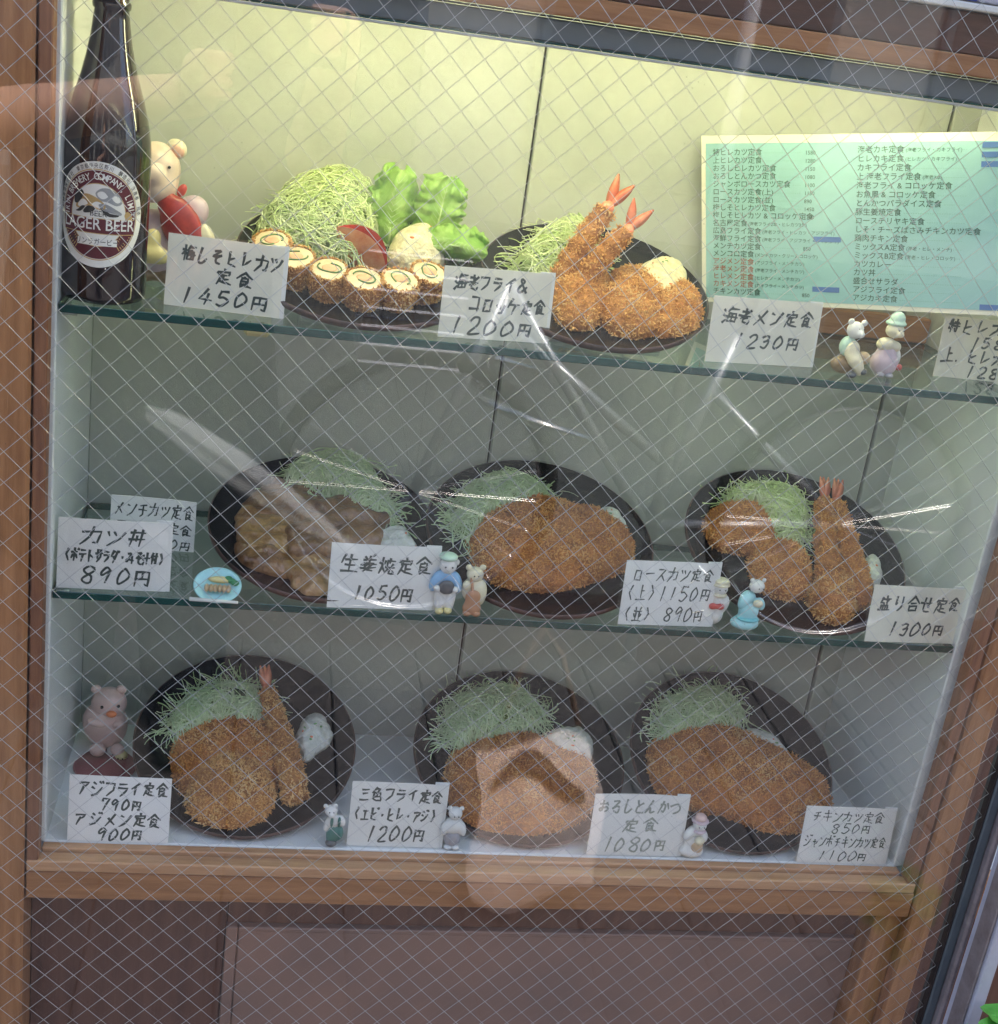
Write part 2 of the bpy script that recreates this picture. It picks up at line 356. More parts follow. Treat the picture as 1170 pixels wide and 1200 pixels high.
# plinth below the case
part('plinth_back', [(-.0138, .1685, .012, .03, GROUND+.002, -.0468)], M_panel)
part('plinth_board', [(.1690, .180, .0065, .03, GROUND+.002, -.099)], M_board)
part('plinth_board', [(.1805, W-.0135, .009, .03, GROUND+.002, -.104)], M_board)
part('plinth_board', [(.1805, W-.0135, .0065, .03, -.1035, -.099)], M_board)
part('plinth_back', [(.1690, W-.0135, .0125, .03, -.0985, -.0468)], M_panel)
part('plinth_back', [(W+.089, 1.6, .006, .03, GROUND+.002, -.0468)], M_panel)

# glass shelves
def shelf(z, label, y1):
    t = thing('glass_shelf', (W/2, DEP/2, z-.007), label, 'glass shelf', 'glass shelves in the display case')
    mb = MB(); mb.bbox(.001, W-.001, .0012, y1, z-.0070, z, .0006); mb.m = [0]*len(mb.m)
    for i, f in enumerate(mb.f):
        c = sum((Vector(mb.v[k]) for k in f), Vector())/len(f)
        if c.y < .002 or c.x < .0015 or c.x > W-.0015 or c.y > y1-.0007: mb.m[i] = 1
    make('shelf_pane', mb, [M_shelf, M_shelf_edge], t)
    return t
shelf(Z1, 'upper green glass shelf carrying the beer bottle and the menu sheet', DEP-.002)
shelf(Z2, 'lower green glass shelf carrying the three middle plates', DEP-.002)
# shelf pegs
for z in (Z1, Z2):
    for x in (.0, W-.012):
        for y in (.03, .17):
            mb = MB(); mb.tube([(x, y, z-.0115), (x+.012, y, z-.0115)], .0042, 10); make('shelf_peg', mb, M_alu, case, smooth=True)
# pale bracket block under upper shelf
P = V((303, 395), .10)
mb = MB(); mb.bbox(P.x-.013, P.x+.010, .09, .135, Z1-.034, Z1-.0072, .003)
tag(make('bracket_block', mb, mat('pale_yellow_block', (.72, .66, .36), .5)), 'small pale yellow block under the upper glass shelf near the left', 'block')

# ------------------------------------------------------------------ the wired sliding window in front
win = thing('sliding_window', (.3, GY, GROUND+.01), 'large sliding window of diamond wired glass in front of the whole case', 'window')
GX0, GX1, GZ0, GZ1 = -.45, .8615, -.45, 1.0
mb = MB(); mb.box(GX0, GX1, GY-.003, GY+.003, GZ0, GZ1); make('glass_pane', mb, M_pane, win)
mb = MB(); PD = .02489; c0 = V((123.9, 1061.9), GY); rw = .00024
def wire(n, sgn):
    # points (x, z) with (x-c.x) + sgn*(z-c.z) = n*PD
    pts = []
    for x in (GX0, GX1):
        z = c0.z+sgn*(n*PD-(x-c0.x)); pts.append((x, z))
    (xa, za), (xb, zb) = pts
    def clip(t0, t1, p, q):
        if abs(p) < 1e-9: return (t0, t1) if q >= 0 else None
        r = q/p
        if p < 0: t0 = max(t0, r)
        else: t1 = min(t1, r)
        return (t0, t1) if t0 < t1 else None
    tt = (0, 1); dx, dz = xb-xa, zb-za
    for p, q in ((-dz, za-GZ0), (dz, GZ1-za)):
        tt = clip(*tt, p, q)
        if tt is None: return
    A = Vector((xa+dx*tt[0], GY+.0004*sgn, za+dz*tt[0])); B = Vector((xa+dx*tt[1], GY+.0004*sgn, za+dz*tt[1]))
    L = (B-A).length; k = max(2, int(L/.1)); j = random.uniform(-.0004, .0004)
    mb.tube([A.lerp(B, i/k)+Vector((j+random.uniform(-.00022, .00022), 0, 0)) for i in range(k+1)], rw, 5, False)
for n in range(-130, 131):
    wire(n, 1); wire(n, -1)
tag(make('wire_mesh', mb, M_wire, win, smooth=True), kind='stuff')
part('stile', [(GX1+.0005, .8715, GY-.006, GY+.012, -.62, 1.0)], M_alu_dark, win)
part('stile_edge', [(.8717, .8785, GY-.013, GY+.012, -.62, 1.0)], M_alu_edge, win, b=.002)
part('stile_seal', [(GX1-.0012, GX1+.0004, GY-.0042, GY+.0042, -.62, 1.0)], M_gap, win, b=.0004)
# a second frame post nearer the street at lower right
q1, q2 = V((1168, 1090), -.13), V((1128, 1200), -.13)
jw = thing('door_jamb', (q2.x+.01, -.13, GROUND), 'pale mauve metal jamb at the lower right corner beside the plant', 'door jamb')
part('jamb_face', [(q2.x, q2.x+.013, -.136, -.10, GROUND+.002, .9)], mat('lavender_metal', (.48, .46, .52), .4, var=(.40, .38, .44), scale=30), jw)
part('jamb_lip', [(q2.x-.003, q2.x-.0003, -.132, -.11, GROUND+.002, .9)], M_alu_edge, jw)
# plant
ppos = V((1152, 1212), -.20)
pl = thing('potted_plant', (ppos.x+.03, ppos.y, GROUND), 'bright green leafy plant poking in at the bottom right corner', 'plant')
M_leaf = mat('plant_leaf', (.13, .42, .06), .4, var=(.06, .26, .03), scale=60, bump=.001, bscale=60)
mb = MB(); mb.lathe([(.0, 0), (.07, 0), (.09, .16), (.094, .16), (.094, .17), (.084, .17), (.082, .15), (0, .15)], (ppos.x+.03, ppos.y, GROUND+.001), 28)
make('pot', mb, mat('terracotta', (.35, .13, .07), .8), pl, smooth=True)
def leaf(base, d, L, wd, upv=Vector((0, 0, 1)), n=6):
    m = MB(); d = d.normalized(); s = d.cross(upv)
    s = s.normalized() if s.length > 1e-3 else Vector((1, 0, 0)); nn = s.cross(d)
    vs = []
    for i in range(n+1):
        t = i/n; w = wd*math.sin(math.pi*min(1, t*.9+.06))**.7*(1+.12*math.sin(i*2.6)); c = base+d*L*t-upv*(L*.35*t*t)
        vs += [c-s*w+nn*w*.35, c-s*w*.5+nn*w*.1, c, c+s*w*.5+nn*w*.1, c+s*w+nn*w*.35]
    fs = [(i*5+k, i*5+k+1, i*5+k+6, i*5+k+5) for i in range(n) for k in range(4)]
    return m.add(vs, fs)
top = ppos+Vector((.03, 0, -.01))
mb = MB(); mb.tube([(ppos.x+.03, ppos.y, GROUND+.15), top+Vector((0, 0, -.03))], .004, 6); make('stem', mb, M_leaf, pl)
for i in range(34):
    a = random.uniform(0, 6.28); e = random.uniform(-.2, 1.1); d = Vector((math.cos(a)*math.cos(e), math.sin(a)*math.cos(e), math.sin(e)))
    b0 = top+Vector((random.uniform(-.02, .02), random.uniform(-.02, .02), random.uniform(-.05, .0)))
    make('leaf', leaf(b0, d, random.uniform(.03, .045), random.uniform(.012, .017)), M_leaf, pl, smooth=True)
# ------------------------------------------------------------------ plates
class Plate:
    pass
TILT = R(27)
def plate(contact, z, wpx, label, tilt=TILT, yoff=0):
    p = Plate(); c = G(contact, z); c.y = max(c.y, .004)+yoff
    ct, st = math.cos(tilt), math.sin(tilt)
    r = wpx*pxm(c+Vector((0, .1*ct, .1*st)))/2
    r = min(r, (DEP-.004-c.y)/(2*ct)*1.0)
    p.r = r; p.X = Vector((1, 0, 0)); p.Y = Vector((0, ct, st)); p.N = Vector((0, -st, ct))
    th = .0045*ct+.0005
    p.C = c+p.Y*r+Vector((0, 0, th))
    p.M = Matrix(((1, 0, 0, p.C.x), (0, ct, -st, p.C.y), (0, st, ct, p.C.z), (0, 0, 0, 1)))
    # dished disc: inner floor recessed 4 mm, raised rim
    f = -.004
    prof = [(0, f), (r*.55, f), (r*.78, f+.0004), (r*.86, f+.0022), (r*.95, .0016), (r*.985, .0026)]
    prof2 = [(r*.985, .0026), (r, .0018), (r*1.0, -.0012), (r*.985, -.0035)]
    prof3 = [(r*.985, -.0035), (r*.7, -.0085), (r*.55, -.0105), (0, -.0105)]
    t = thing('plate', c, label, 'plate', 'black plates')
    mb = MB(); mb.lathe(prof, n=72, M=p.M); make('dish', mb, M_plate, t, smooth=True)
    mb = MB(); mb.lathe(prof2, n=72, M=p.M); mb.lathe(prof3, n=72, M=p.M); make('rim', mb, M_plate_rim, t, smooth=True)
    p.f = f
    # plate stand behind
    mb = MB(); yb = p.C+p.Y*(r*.35)-p.N*.0118
    for s in (-.05, .05):
        mb.tube([(p.C.x+s, c.y+.03, z+.0022), (p.C.x+s, yb.y+.012, z+.0022), (p.C.x+s, yb.y+.004, yb.z-.003)], .0018, 6)
    mb.tube([(p.C.x-.05, c.y+.03, z+.0022), (p.C.x+.05, c.y+.03, z+.0022)], .0018, 6)
    tag(make('plate_stand', mb, M_wire), 'thin wire stand behind '+label.split(' with ')[1].split(' at ')[0].split(' on ')[0].split(' in ')[0]+' plate', 'plate stand', 'plate stands')
    return p
def PL(p, q, h=0):
    """pixel -> local (u, v) on the plate floor raised by h"""
    r = ray(q); o = p.C+p.N*(p.f+h); t = (o-CAM).dot(p.N)/r.dot(p.N); d = CAM+r*t-o
    return (d.dot(p.X), d.dot(p.Y))
def LW(p, u, v, h): return p.C+p.X*u+p.Y*v+p.N*(p.f+h)

# ------------------------------------------------------------------ breaded surfaces
def flakes(surf, n, Lr=(.0018, .0056), lean=.9):
    """surf: list of (point, normal, area); short curved shards standing off the crust"""
    m = MB(); ws = [a for _, _, a in surf]; cum = []; s = 0
    for a in ws: s += a; cum.append(s)
    picks = random.choices(surf, cum_weights=cum, k=n)
    for (tri, nn, a) in picks:
        u, v = random.random(), random.random()
        if u+v > 1: u, v = 1-u, 1-v
        p = tri[0]+(tri[1]-tri[0])*u+(tri[2]-tri[0])*v
        t = Vector((random.gauss(0, 1), random.gauss(0, 1), random.gauss(0, 1))); t -= nn*t.dot(nn)
        if t.length < 1e-6: continue
        t.normalize(); d = (t*random.uniform(.5, 1)*lean+nn*random.uniform(.15, .9)).normalized()
        s_ = d.cross(nn).normalized(); L = Lr[0]+(Lr[1]-Lr[0])*random.random()**1.6; w = random.uniform(.0003, .0011)
        b = p-nn*.0004; mid = b+d*L*.55+nn*.0002; e = b+d*L+t*L*.15
        m.tone = min(1, max(0, random.gauss(.5, .2)+.55*noise.noise(p*38)+.25*noise.noise(p*90)))
        m.add([b-s_*w, b+s_*w, mid+s_*w*.8, mid-s_*w*.8, mid+nn*w, e], [(0, 1, 2, 3), (3, 2, 5), (0, 3, 4), (1, 4, 2), (3, 4, 5), (2, 5, 4)])
    return m
def tris(m, keep=lambda n, p: True):
    out = []
    for f in m.f:
        vs = [Vector(m.v[i]) for i in f]
        for k in range(1, len(vs)-1):
            n = (vs[k]-vs[0]).cross(vs[k+1]-vs[0]); A = n.length/2
            if A < 1e-12: continue
            n.normalize()
            if keep(n, vs[0]): out.append(((vs[0], vs[k], vs[k+1]), n, A))
    return out
def smooth_outline(pts, n):
    L = len(pts); out = []
    for i in range(n):
        t = i*L/n; k = int(t); f = t-k; p0, p1, p2, p3 = (pts[(k+j-1) % L] for j in range(4))
        out.append(tuple(.5*((2*p1[a])+(-p0[a]+p2[a])*f+(2*p0[a]-5*p1[a]+4*p2[a]-p3[a])*f*f+(-p0[a]+3*p1[a]-3*p2[a]+p3[a])*f**3) for a in (0, 1)))
    return out
def slab(p, out, h, base=0, seed=0, nr=14, n=64, amp=.002, pw=2.6, tiltv=0, profile=None):
    """puffy slab from a local outline lying on the plate"""
    m = MB(); o = smooth_outline(out, n); cu = sum(a for a, _ in o)/n; cv = sum(b for _, b in o)/n
    vs = []; fs = []
    for i in range(nr+1):
        t = i/nr
        for (a, b) in o:
            u = cu+(a-cu)*t; v = cv+(b-cv)*t
            hh = h*(max(0, 1-t**pw))**.55 if i < nr else 0
            nz = noise.noise(Vector((u*60, v*60, seed)))+.5*noise.noise(Vector((u*150, v*150, seed+5)))
            hh = hh+amp*nz*(1 if t < .97 else .3)
            if profile: hh *= profile(u, v)
            if amp < .002 and i < nr: hh += .0035*noise.noise(Vector((u*26, v*26, seed+3)))*(1-t**4)
            jit = amp*.9*noise.noise(Vector((u*120, v*120, seed+9)))*t
            vs.append(LW(p, u*(1)+jit, v+jit, base+hh+tiltv*(v-cv)+.0004))
    for i in range(nr):
        for k in range(n): fs.append((i*n+k, (i+1)*n+k, (i+1)*n+(k+1) % n, i*n+(k+1) % n))
    # skirt down to the plate
    b0 = len(vs)
    for (a, b) in o: vs.append(LW(p, cu+(a-cu)*.96, cv+(b-cv)*.96, base+.0002+tiltv*(b-cv)))
    for k in range(n): fs.append((nr*n+k, b0+k, b0+(k+1) % n, nr*n+(k+1) % n))
    m.add(vs, fs); return m
def breaded(name, p, px, h, label, cat, nfl, light=False, hoff=.006, base=0, seed=0, group=None, tiltv=0, pw=2.6):
    out = [PL(p, q, hoff+base) for q in px]
    m = slab(p, out, h, base, seed, amp=.00195, pw=pw, tiltv=tiltv)
    o = make(name, m, M_crust_l if light else M_crust, smooth=True); tag(o, label, cat, group)
    fl = flakes([(t, n if n.dot(p.N) > -.05 else -n, a) for t, n, a in tris(m)], nfl)
    tag(make('crumb_coating', fl, M_crumb_l if light else M_crumb, o, tone=True), kind='stuff')
    return o
def shrimp(path, rad, label, nfl, tail_dirs, light=False, tl=.03, group='fried shrimps'):
    n = len(path); L = 26; pts = []; rr = []
    for i in range(L):
        t = i/(L-1)*(n-1); k = min(int(t), n-2); f = t-k
        P0, P1, P2, P3 = (path[max(0, min(n-1, k+j-1))] for j in range(4))
        q = .5*((2*P1)+(P2-P0)*f+(2*P0-5*P1+4*P2-P3)*f*f+(-P0+3*P1-3*P2+P3)*f**3); pts.append(q)
        s = i/(L-1); rr.append((rad*(1-.38*s)*(math.sqrt(max(.02, 1-(1-min(1, s*7))**2)) if s < .15 else 1))*(1+.12*math.sin(i*1.7+n)))
    m = MB(); m.tube(pts, rr, 12)
    m.v = [tuple(Vector(v)+Vector((noise.noise(Vector(v)*130), noise.noise(Vector(v)*130+Vector((9, 0, 0))), noise.noise(Vector(v)*130+Vector((0, 9, 0)))))*.0015) for v in m.v]
    o = make('fried_shrimp', m, M_crust_l if light else M_crust, smooth=True); tag(o, label, 'fried shrimp', group)
    tag(make('crumb_coating', flakes([(t, -n_, a) if False else (t, n_, a) for t, n_, a in tris_out(m, pts)], nfl), M_crumb_l if light else M_crumb, o, tone=True), kind='stuff')
    e = pts[-1]; d = (pts[-1]-pts[-4]).normalized()
    tb = MB(); tb.tube([e-d*.003, e+d*.004, e+d*.008], [rr[-1]*.75, rr[-1]*.72, rr[-1]*.45], 10)
    for td in tail_dirs:
        td = (Vector(td)).normalized(); s_ = td.cross(Vector((0, -1, .3))).normalized(); nn = s_.cross(td); b = e+d*.004
        vs = []; K = 7
        for i in range(K):
            t = i/(K-1); w = tl*.16*math.sin(math.pi*min(.97, .16+t*.84))**.8
            c = b+td*tl*t+nn*.002*math.sin(t*3)
            vs += [c-s_*w, c+nn*w*.16, c+s_*w, c-nn*w*.12]
        fs = [(i*4+k, i*4+(k+1) % 4, i*4+4+(k+1) % 4, i*4+4+k) for i in range(K-1) for k in range(4)]
        tb.add(vs, fs)
    make('tail', tb, M_tail, o, smooth=True)
    return o
def tris_out(m, axis):
    out = []
    for t, n, a in tris(m):
        c = (t[0]+t[1]+t[2])/3; q = min(axis, key=lambda x: (x-c).length_squared)
        if n.dot(c-q) < 0: n = -n
        out.append((t, n, a))
    return out
# ------------------------------------------------------------------ cabbage
def cabbage(p, px, h, n, label, green=False, base=0, lead=None, spill=.08):
    pts = [PL(p, q, base+h*.35) for q in px]; o = smooth_outline(pts, 40)
    cu = sum(a for a, _ in o)/40; cv = sum(b for _, b in o)/40
    m = slab(p, [(cu+(a-cu)*.88, cv+(b-cv)*.88) for a, b in pts], h*.72, base, 3, amp=.004, pw=1.9)
    ob = make('cabbage_pile', m, M_cab, smooth=True); tag(ob, label, 'shredded cabbage', 'piles of shredded cabbage')
    sh = MB()
    def surf(u, v):
        a = math.atan2(v-cv, u-cu); k = int((a/(2*math.pi)) % 1*40)
        # radius of outline in this direction
        best = min(o, key=lambda q: abs((math.atan2(q[1]-cv, q[0]-cu)-a+math.pi) % (2*math.pi)-math.pi))
        rr = math.hypot(best[0]-cu, best[1]-cv); t = math.hypot(u-cu, v-cv)/max(rr, 1e-4)
        return h*max(0, 1-min(t, 1)**1.9)**.6
    for i in range(int(n*1.8)):
        q = random.choice(o); t = math.sqrt(random.random())*(.93+spill*random.random())
        u, v = cu+(q[0]-cu)*t, cv+(q[1]-cv)*t; a = random.uniform(0, 6.28)
        if t > .68: a = math.atan2(v-cv, u-cu)+math.pi/2*random.choice((-1, 1))+random.gauss(0, .38)
        L = random.uniform(.016, .046); cur = random.gauss(0, 1)*38; k = 9; lift = random.uniform(-.0005, .0035); pp = []
        bow = random.uniform(0, .006)*(1 if random.random() < .5 else .2)
        for j in range(k):
            s = j/(k-1)
            pp.append(LW(p, u, v, base+.0012+surf(u, v)+lift+bow*math.sin(math.pi*s)))
            u += math.cos(a)*L/(k-1); v += math.sin(a)*L/(k-1); a += cur*L/(k-1)
        sh.tone = min(1, max(0, random.gauss(.58, .22)))
        sh.tube(pp, random.choice((.0003, .0004, .0005, .0007)), 4, False)
    tag(make('shreds', sh, M_shred_g if green else M_shred, ob, tone=True, smooth=True), kind='stuff')
    return ob
def salad(p, px, h, label, white=False, base=0, bits=10, seed=1):
    pts = [PL(p, q, base+h*.45) for q in px]
    m = slab(p, pts, h, base, seed, nr=22, n=72, amp=.0034, pw=2.2)
    ob = make('potato_salad', m, M_salad_w if white else M_salad, smooth=True); tag(ob, label, 'potato salad', 'scoops of potato salad')
    T = tris(m)
    for i in range(bits):
        t, n_, a = random.choice(T); c = (t[0]+t[1]+t[2])/3; b = MB(); Mx = n_.to_track_quat('Z', 'Y').to_matrix()
        b.ell(c, (random.uniform(.001, .0026), random.uniform(.0008, .0016), .0006), Mx, 8, 4)
        make('carrot_bit' if i % 2 else 'cucumber_bit', b, M_carrot if i % 2 else M_cuke, ob, smooth=True)
    return ob

# =================================================================== top tier, left plate
p1 = plate((425, 384), Z1, 325, 'black plate with rolled cutlets and lettuce on the upper shelf, behind the 1450 yen card', tilt=R(19), yoff=-.02)
cabbage(p1, [(300, 268), (322, 232), (360, 212), (410, 206), (440, 222), (447, 262), (425, 300), (380, 300), (330, 292)], .045, 620, 'tall pale pile of shredded cabbage beside the tomato wedge on the upper shelf', spill=.05)
def roll(q, r, hgt, i, lean):
    u, v = PL(p1, q, hgt); base = LW(p1, u, v+.004, .0002); ax = (p1.N*1.0+Vector((lean, -.18, .1))).normalized()
    Mx = ax.to_track_quat('Z', 'Y').to_matrix(); t = base+ax*hgt
    m = MB(); m.lathe([(r*.6, 0), (r*.95, .002), (r*1.05, hgt*.5), (r, hgt-.002), (r*.93, hgt)], base, 28, Mx)
    m.v = [tuple(Vector(v)+Vector((noise.noise(Vector(v)*140), noise.noise(Vector(v)*140+Vector((9, 0, 0))), 0))*.0016) for v in m.v]
    pos = ['first', 'second', 'third', 'fourth', 'fifth', 'rightmost'][i]
    o = make('rolled_cutlet', m, M_crust_l, smooth=True)
    tag(o, ('leftmost' if i == 0 else pos)+' of the six upright rolled cutlets on the upper shelf plate', 'rolled cutlet', 'rolled cutlets')
    axl = [base+ax*(hgt*k/6) for k in range(7)]
    tag(make('crumb_coating', flakes(tris_out(m, axl), 900, (.0016, .0036)), M_crumb_l, o, tone=True), kind='stuff')
    rs = []
    for k in range(28):
        a1_, a2_ = k/28*6.283, (k+1)/28*6.283; q3 = [t+Mx @ Vector((rr_*math.cos(aa), rr_*math.sin(aa), .0)) for rr_, aa in ((r*.84, a1_), (r*1.02, a1_), (r*1.02, a2_))]
        rs.append((tuple(q3), (ax+(q3[1]-t).normalized()*.8).normalized(), 1))
    tag(make('rim_crumbs', flakes(rs, 170, (.0014, .0030)), M_crumb_l, o, tone=True), kind='stuff')
    m = MB(); m.lathe([(0, .0010), (r*.5, .0012), (r*.93, -.0004)], t, 28, Mx); make('white_meat', m, M_meatw, o, smooth=True)
    m = MB(); m.ell(t+ax*.0011, (r*.42, r*.34, .0012), Mx, 14, 6); make('filling', m, M_meatp, o, smooth=True)
    m = MB(); pp = []
    for k in range(20):
        a = k/19*5.2+i*1.3; rr = r*(.50+.10*math.sin(a*2+i)); pp.append(t+Mx @ Vector((rr*math.cos(a)*1.05, rr*math.sin(a)*.9, .0016)))
    m.tube(pp, .0007, 5); make('leaf_line', m, M_shiso, o)
for i, (q, ln) in enumerate([((322, 283), -.1), ((350, 302), -.1), ((388, 316), -.05), ((427, 327), 0), ((468, 328), .05), ((499, 319), .15)]):
    roll(q, .0162, .026, i, ln)
# tomato wedge
u, v = PL(p1, (432, 315), .0); B = LW(p1, u, v, 0)
a0 = V((395, 266), B.y-.01); a1 = V((452, 318), B.y-.01)
d = (a1-a0); L = d.length; d.normalize(); nn = Vector((0, -.25, 1)); nn = (nn-d*nn.dot(d)).normalized(); bk = d.cross(nn)
if bk.y < 0: bk = -bk
skin = MB(); fl = MB(); K = 16; rows = []
for i in range(K+1):
    t = i/K; w = math.sin(math.pi*t)**.75; c = a0+d*L*t
    rows.append((c, w))
def wedge_pts(c, w): return [c+nn*(.021*w), c+nn*(.017*w)+bk*(.010*w), c+nn*(.006*w)+bk*(.014*w), c-nn*.002*w+bk*.012*w, c-nn*(.016*w)]
vs = []; 
for c, w in rows: vs += wedge_pts(c, w)
skin.add(vs, [(i*5+k, i*5+k+1, (i+1)*5+k+1, (i+1)*5+k) for i in range(K) for k in range(4)])
# skin rim band seen from front, flesh face below it
vs = []
for c, w in rows: vs += [c+nn*(.021*w), c+nn*(.0145*w)-bk*.0008]
skin.add(vs, [(i*2, i*2+1, i*2+3, i*2+2) for i in range(K)])
vs = []
for c, w in rows: vs += [c+nn*(.0145*w)-bk*.0008, c+nn*.004*w-bk*.0022*w, c-nn*(.008*w)-bk*.001, c-nn*(.016*w)]
fl.add(vs, [(i*4+k, i*4+k+1, i*4+k+5, i*4+k+4) for i in range(K) for k in range(3)])
tw = make('tomato_wedge', skin, M_tomato, smooth=True); tag(tw, 'red tomato wedge leaning on the cabbage of the upper shelf plate', 'tomato wedge')
make('flesh', fl, M_tomflesh, tw, smooth=True)
salad(p1, [(455, 292), (462, 274), (482, 266), (508, 270), (522, 288), (521, 305), (500, 310), (468, 308)], .030, 'cream coloured scoop of potato salad in front of the lettuce leaves', seed=4, bits=8)
# lettuce leaves
def lettuce(px_spine, wpx, y, label, seed, rufl=.0065, flare=1.0):
    sp = [V(q, y) for q in px_spine]; n = 70; c = 44; pts = []
    L = len(sp)
    for i in range(n+1):
        t = i/n*(L-1); k = min(int(t), L-2); f = t-k
        P0, P1, P2, P3 = (sp[max(0, min(L-1, k+j-1))] for j in range(4))
        pts.append(.5*((2*P1)+(P2-P0)*f+(2*P0-5*P1+4*P2-P3)*f*f+(-P0+3*P1-3*P2+P3)*f**3))
    m = MB(); vs = []; rib = []
    for i, q in enumerate(pts):
        t = i/n; d_ = (pts[min(i+1, n)]-pts[max(i-1, 0)]).normalized(); s_ = d_.cross(Vector((0, 1, 0))).normalized()
        w = wpx*pxm(q)*(.32+.75*math.sin(math.pi*(t*.62+.16))**1.1)*flare
        if t > .86: w *= math.sqrt(max(.06, 1-((t-.86)/.15)**2))
        for k in range(c+1):
            x = k/c*2-1
            edge = abs(x)**2
            ph = noise.noise(Vector((x*2.2+seed, t*5, seed)))
            wob = rufl*(.55*math.sin(x*4.2+seed+t*1.6)*(.3+t)+.30*math.sin(x*9+seed*3+t*3)*t+1.0*edge*t*math.sin(t*21+x+seed)+.45*edge*math.sin(t*47+seed*2)+.5*ph)
            ww = w*(1+.16*edge*noise.noise(Vector((seed, t*11, x)))+.07*edge*math.sin(t*53+seed)+.03*edge*math.sin(t*97+seed))
            vs.append(q+s_*x*ww+Vector((0, -1, 0))*(wob-.020*x*x*(1-.5*t)+.010*math.sin(t*2.8))+d_*rufl*.9*edge*noise.noise(Vector((x*6, t*9, seed))))
        rib.append(q+Vector((0, -1, 0))*(rufl*noise.noise(Vector((seed, t*5, seed)))+.010*math.sin(t*2.8)+.0008))
    m.add(vs, [(i*(c+1)+k, i*(c+1)+k+1, (i+1)*(c+1)+k+1, (i+1)*(c+1)+k) for i in range(n) for k in range(c)])
    o = make('lettuce_leaf', m, M_lettuce, smooth=True); tag(o, label, 'lettuce leaf', 'lettuce leaves')
    sol = o.modifiers.new('thickness', 'SOLIDIFY'); sol.thickness = .0007
    r = MB(); r.tube(rib, [.0016*(1-i/(n+1)) for i in range(n+1)], 6)
    for k in range(4, n-6, 5):
        for sg in (-1, 1):
            row = vs[k*(c+1):(k+1)*(c+1)]; mid = c//2; seq = []
            for j in range(0, 12):
                kk = min(n, k+j); seq.append(vs[kk*(c+1)+mid+sg*j]+Vector((0, -.0006, 0)))
            r.tube(seq, [.0005*(1-j/13) for j in range(12)], 4)
    make('vein', r, M_rib, o, smooth=True)
    return o
lettuce([(455, 305), (456, 268), (461, 235), (470, 198)], 27, .150, 'taller rounded lettuce leaf standing behind the potato salad', 1.3)
lettuce([(508, 305), (512, 265), (518, 235), (527, 207)], 27, .145, 'right lettuce leaf standing upright next to the other one', 4.1)
lettuce([(500, 290), (525, 285), (548, 288), (570, 296)], 20, .11, 'small lettuce leaf drooping over the right edge of the plate', 7.7, .005)

# =================================================================== top tier, right plate
p2 = plate((712, 411), Z1, 282, 'black plate with standing shrimps and croquettes on the upper shelf', tilt=R(20), yoff=-.018)
cabbage(p2, [(604, 318), (618, 290), (645, 266), (680, 258), (700, 280), (690, 315), (650, 330)], .024, 300, 'small pale cabbage pile behind the two standing shrimps on the upper shelf', spill=.1)
shrimp([V((648, 352), .10), V((668, 312), .105), V((690, 275), .112), V((710, 246), .118)], .0135, 'left standing fried shrimp, tail up, on the upper right plate', 1500, [V((722, 213), .118)-V((712, 244), .118), V((741, 221), .116)-V((712, 244), .118)], True, .030)
shrimp([V((668, 368), .085), V((690, 322), .092), V((715, 290), .10), V((733, 272), .106)], .0125, 'right standing fried shrimp, tail up, on the upper right plate', 1300, [V((741, 238), .106)-V((735, 271), .106), V((760, 252), .104)-V((735, 271), .106)], True, .028)
g = 'croquettes on the upper right plate'
salad(p2, [(740, 330), (752, 308), (775, 300), (800, 308), (808, 330), (795, 345), (765, 350)], .022, 'creamy potato salad behind the croquettes on the upper shelf', seed=8, bits=6)
breaded('croquette', p2, [(645, 350), (650, 322), (675, 302), (706, 308), (716, 335), (708, 368), (688, 382), (660, 376)], .020, 'left croquette below the standing shrimps on the upper shelf', 'croquette', 1900, True, seed=1, group=g)
breaded('croquette', p2, [(700, 352), (712, 325), (740, 312), (770, 325), (782, 355), (772, 385), (740, 392), (712, 380)], .022, 'middle croquette of the three on the upper shelf', 'croquette', 2300, True, seed=2, group=g)
breaded('croquette', p2, [(765, 350), (780, 332), (802, 332), (820, 350), (823, 374), (808, 392), (780, 394), (766, 378)], .020, 'right croquette at the rim of the upper right plate', 'croquette', 1700, True, seed=3, group=g)

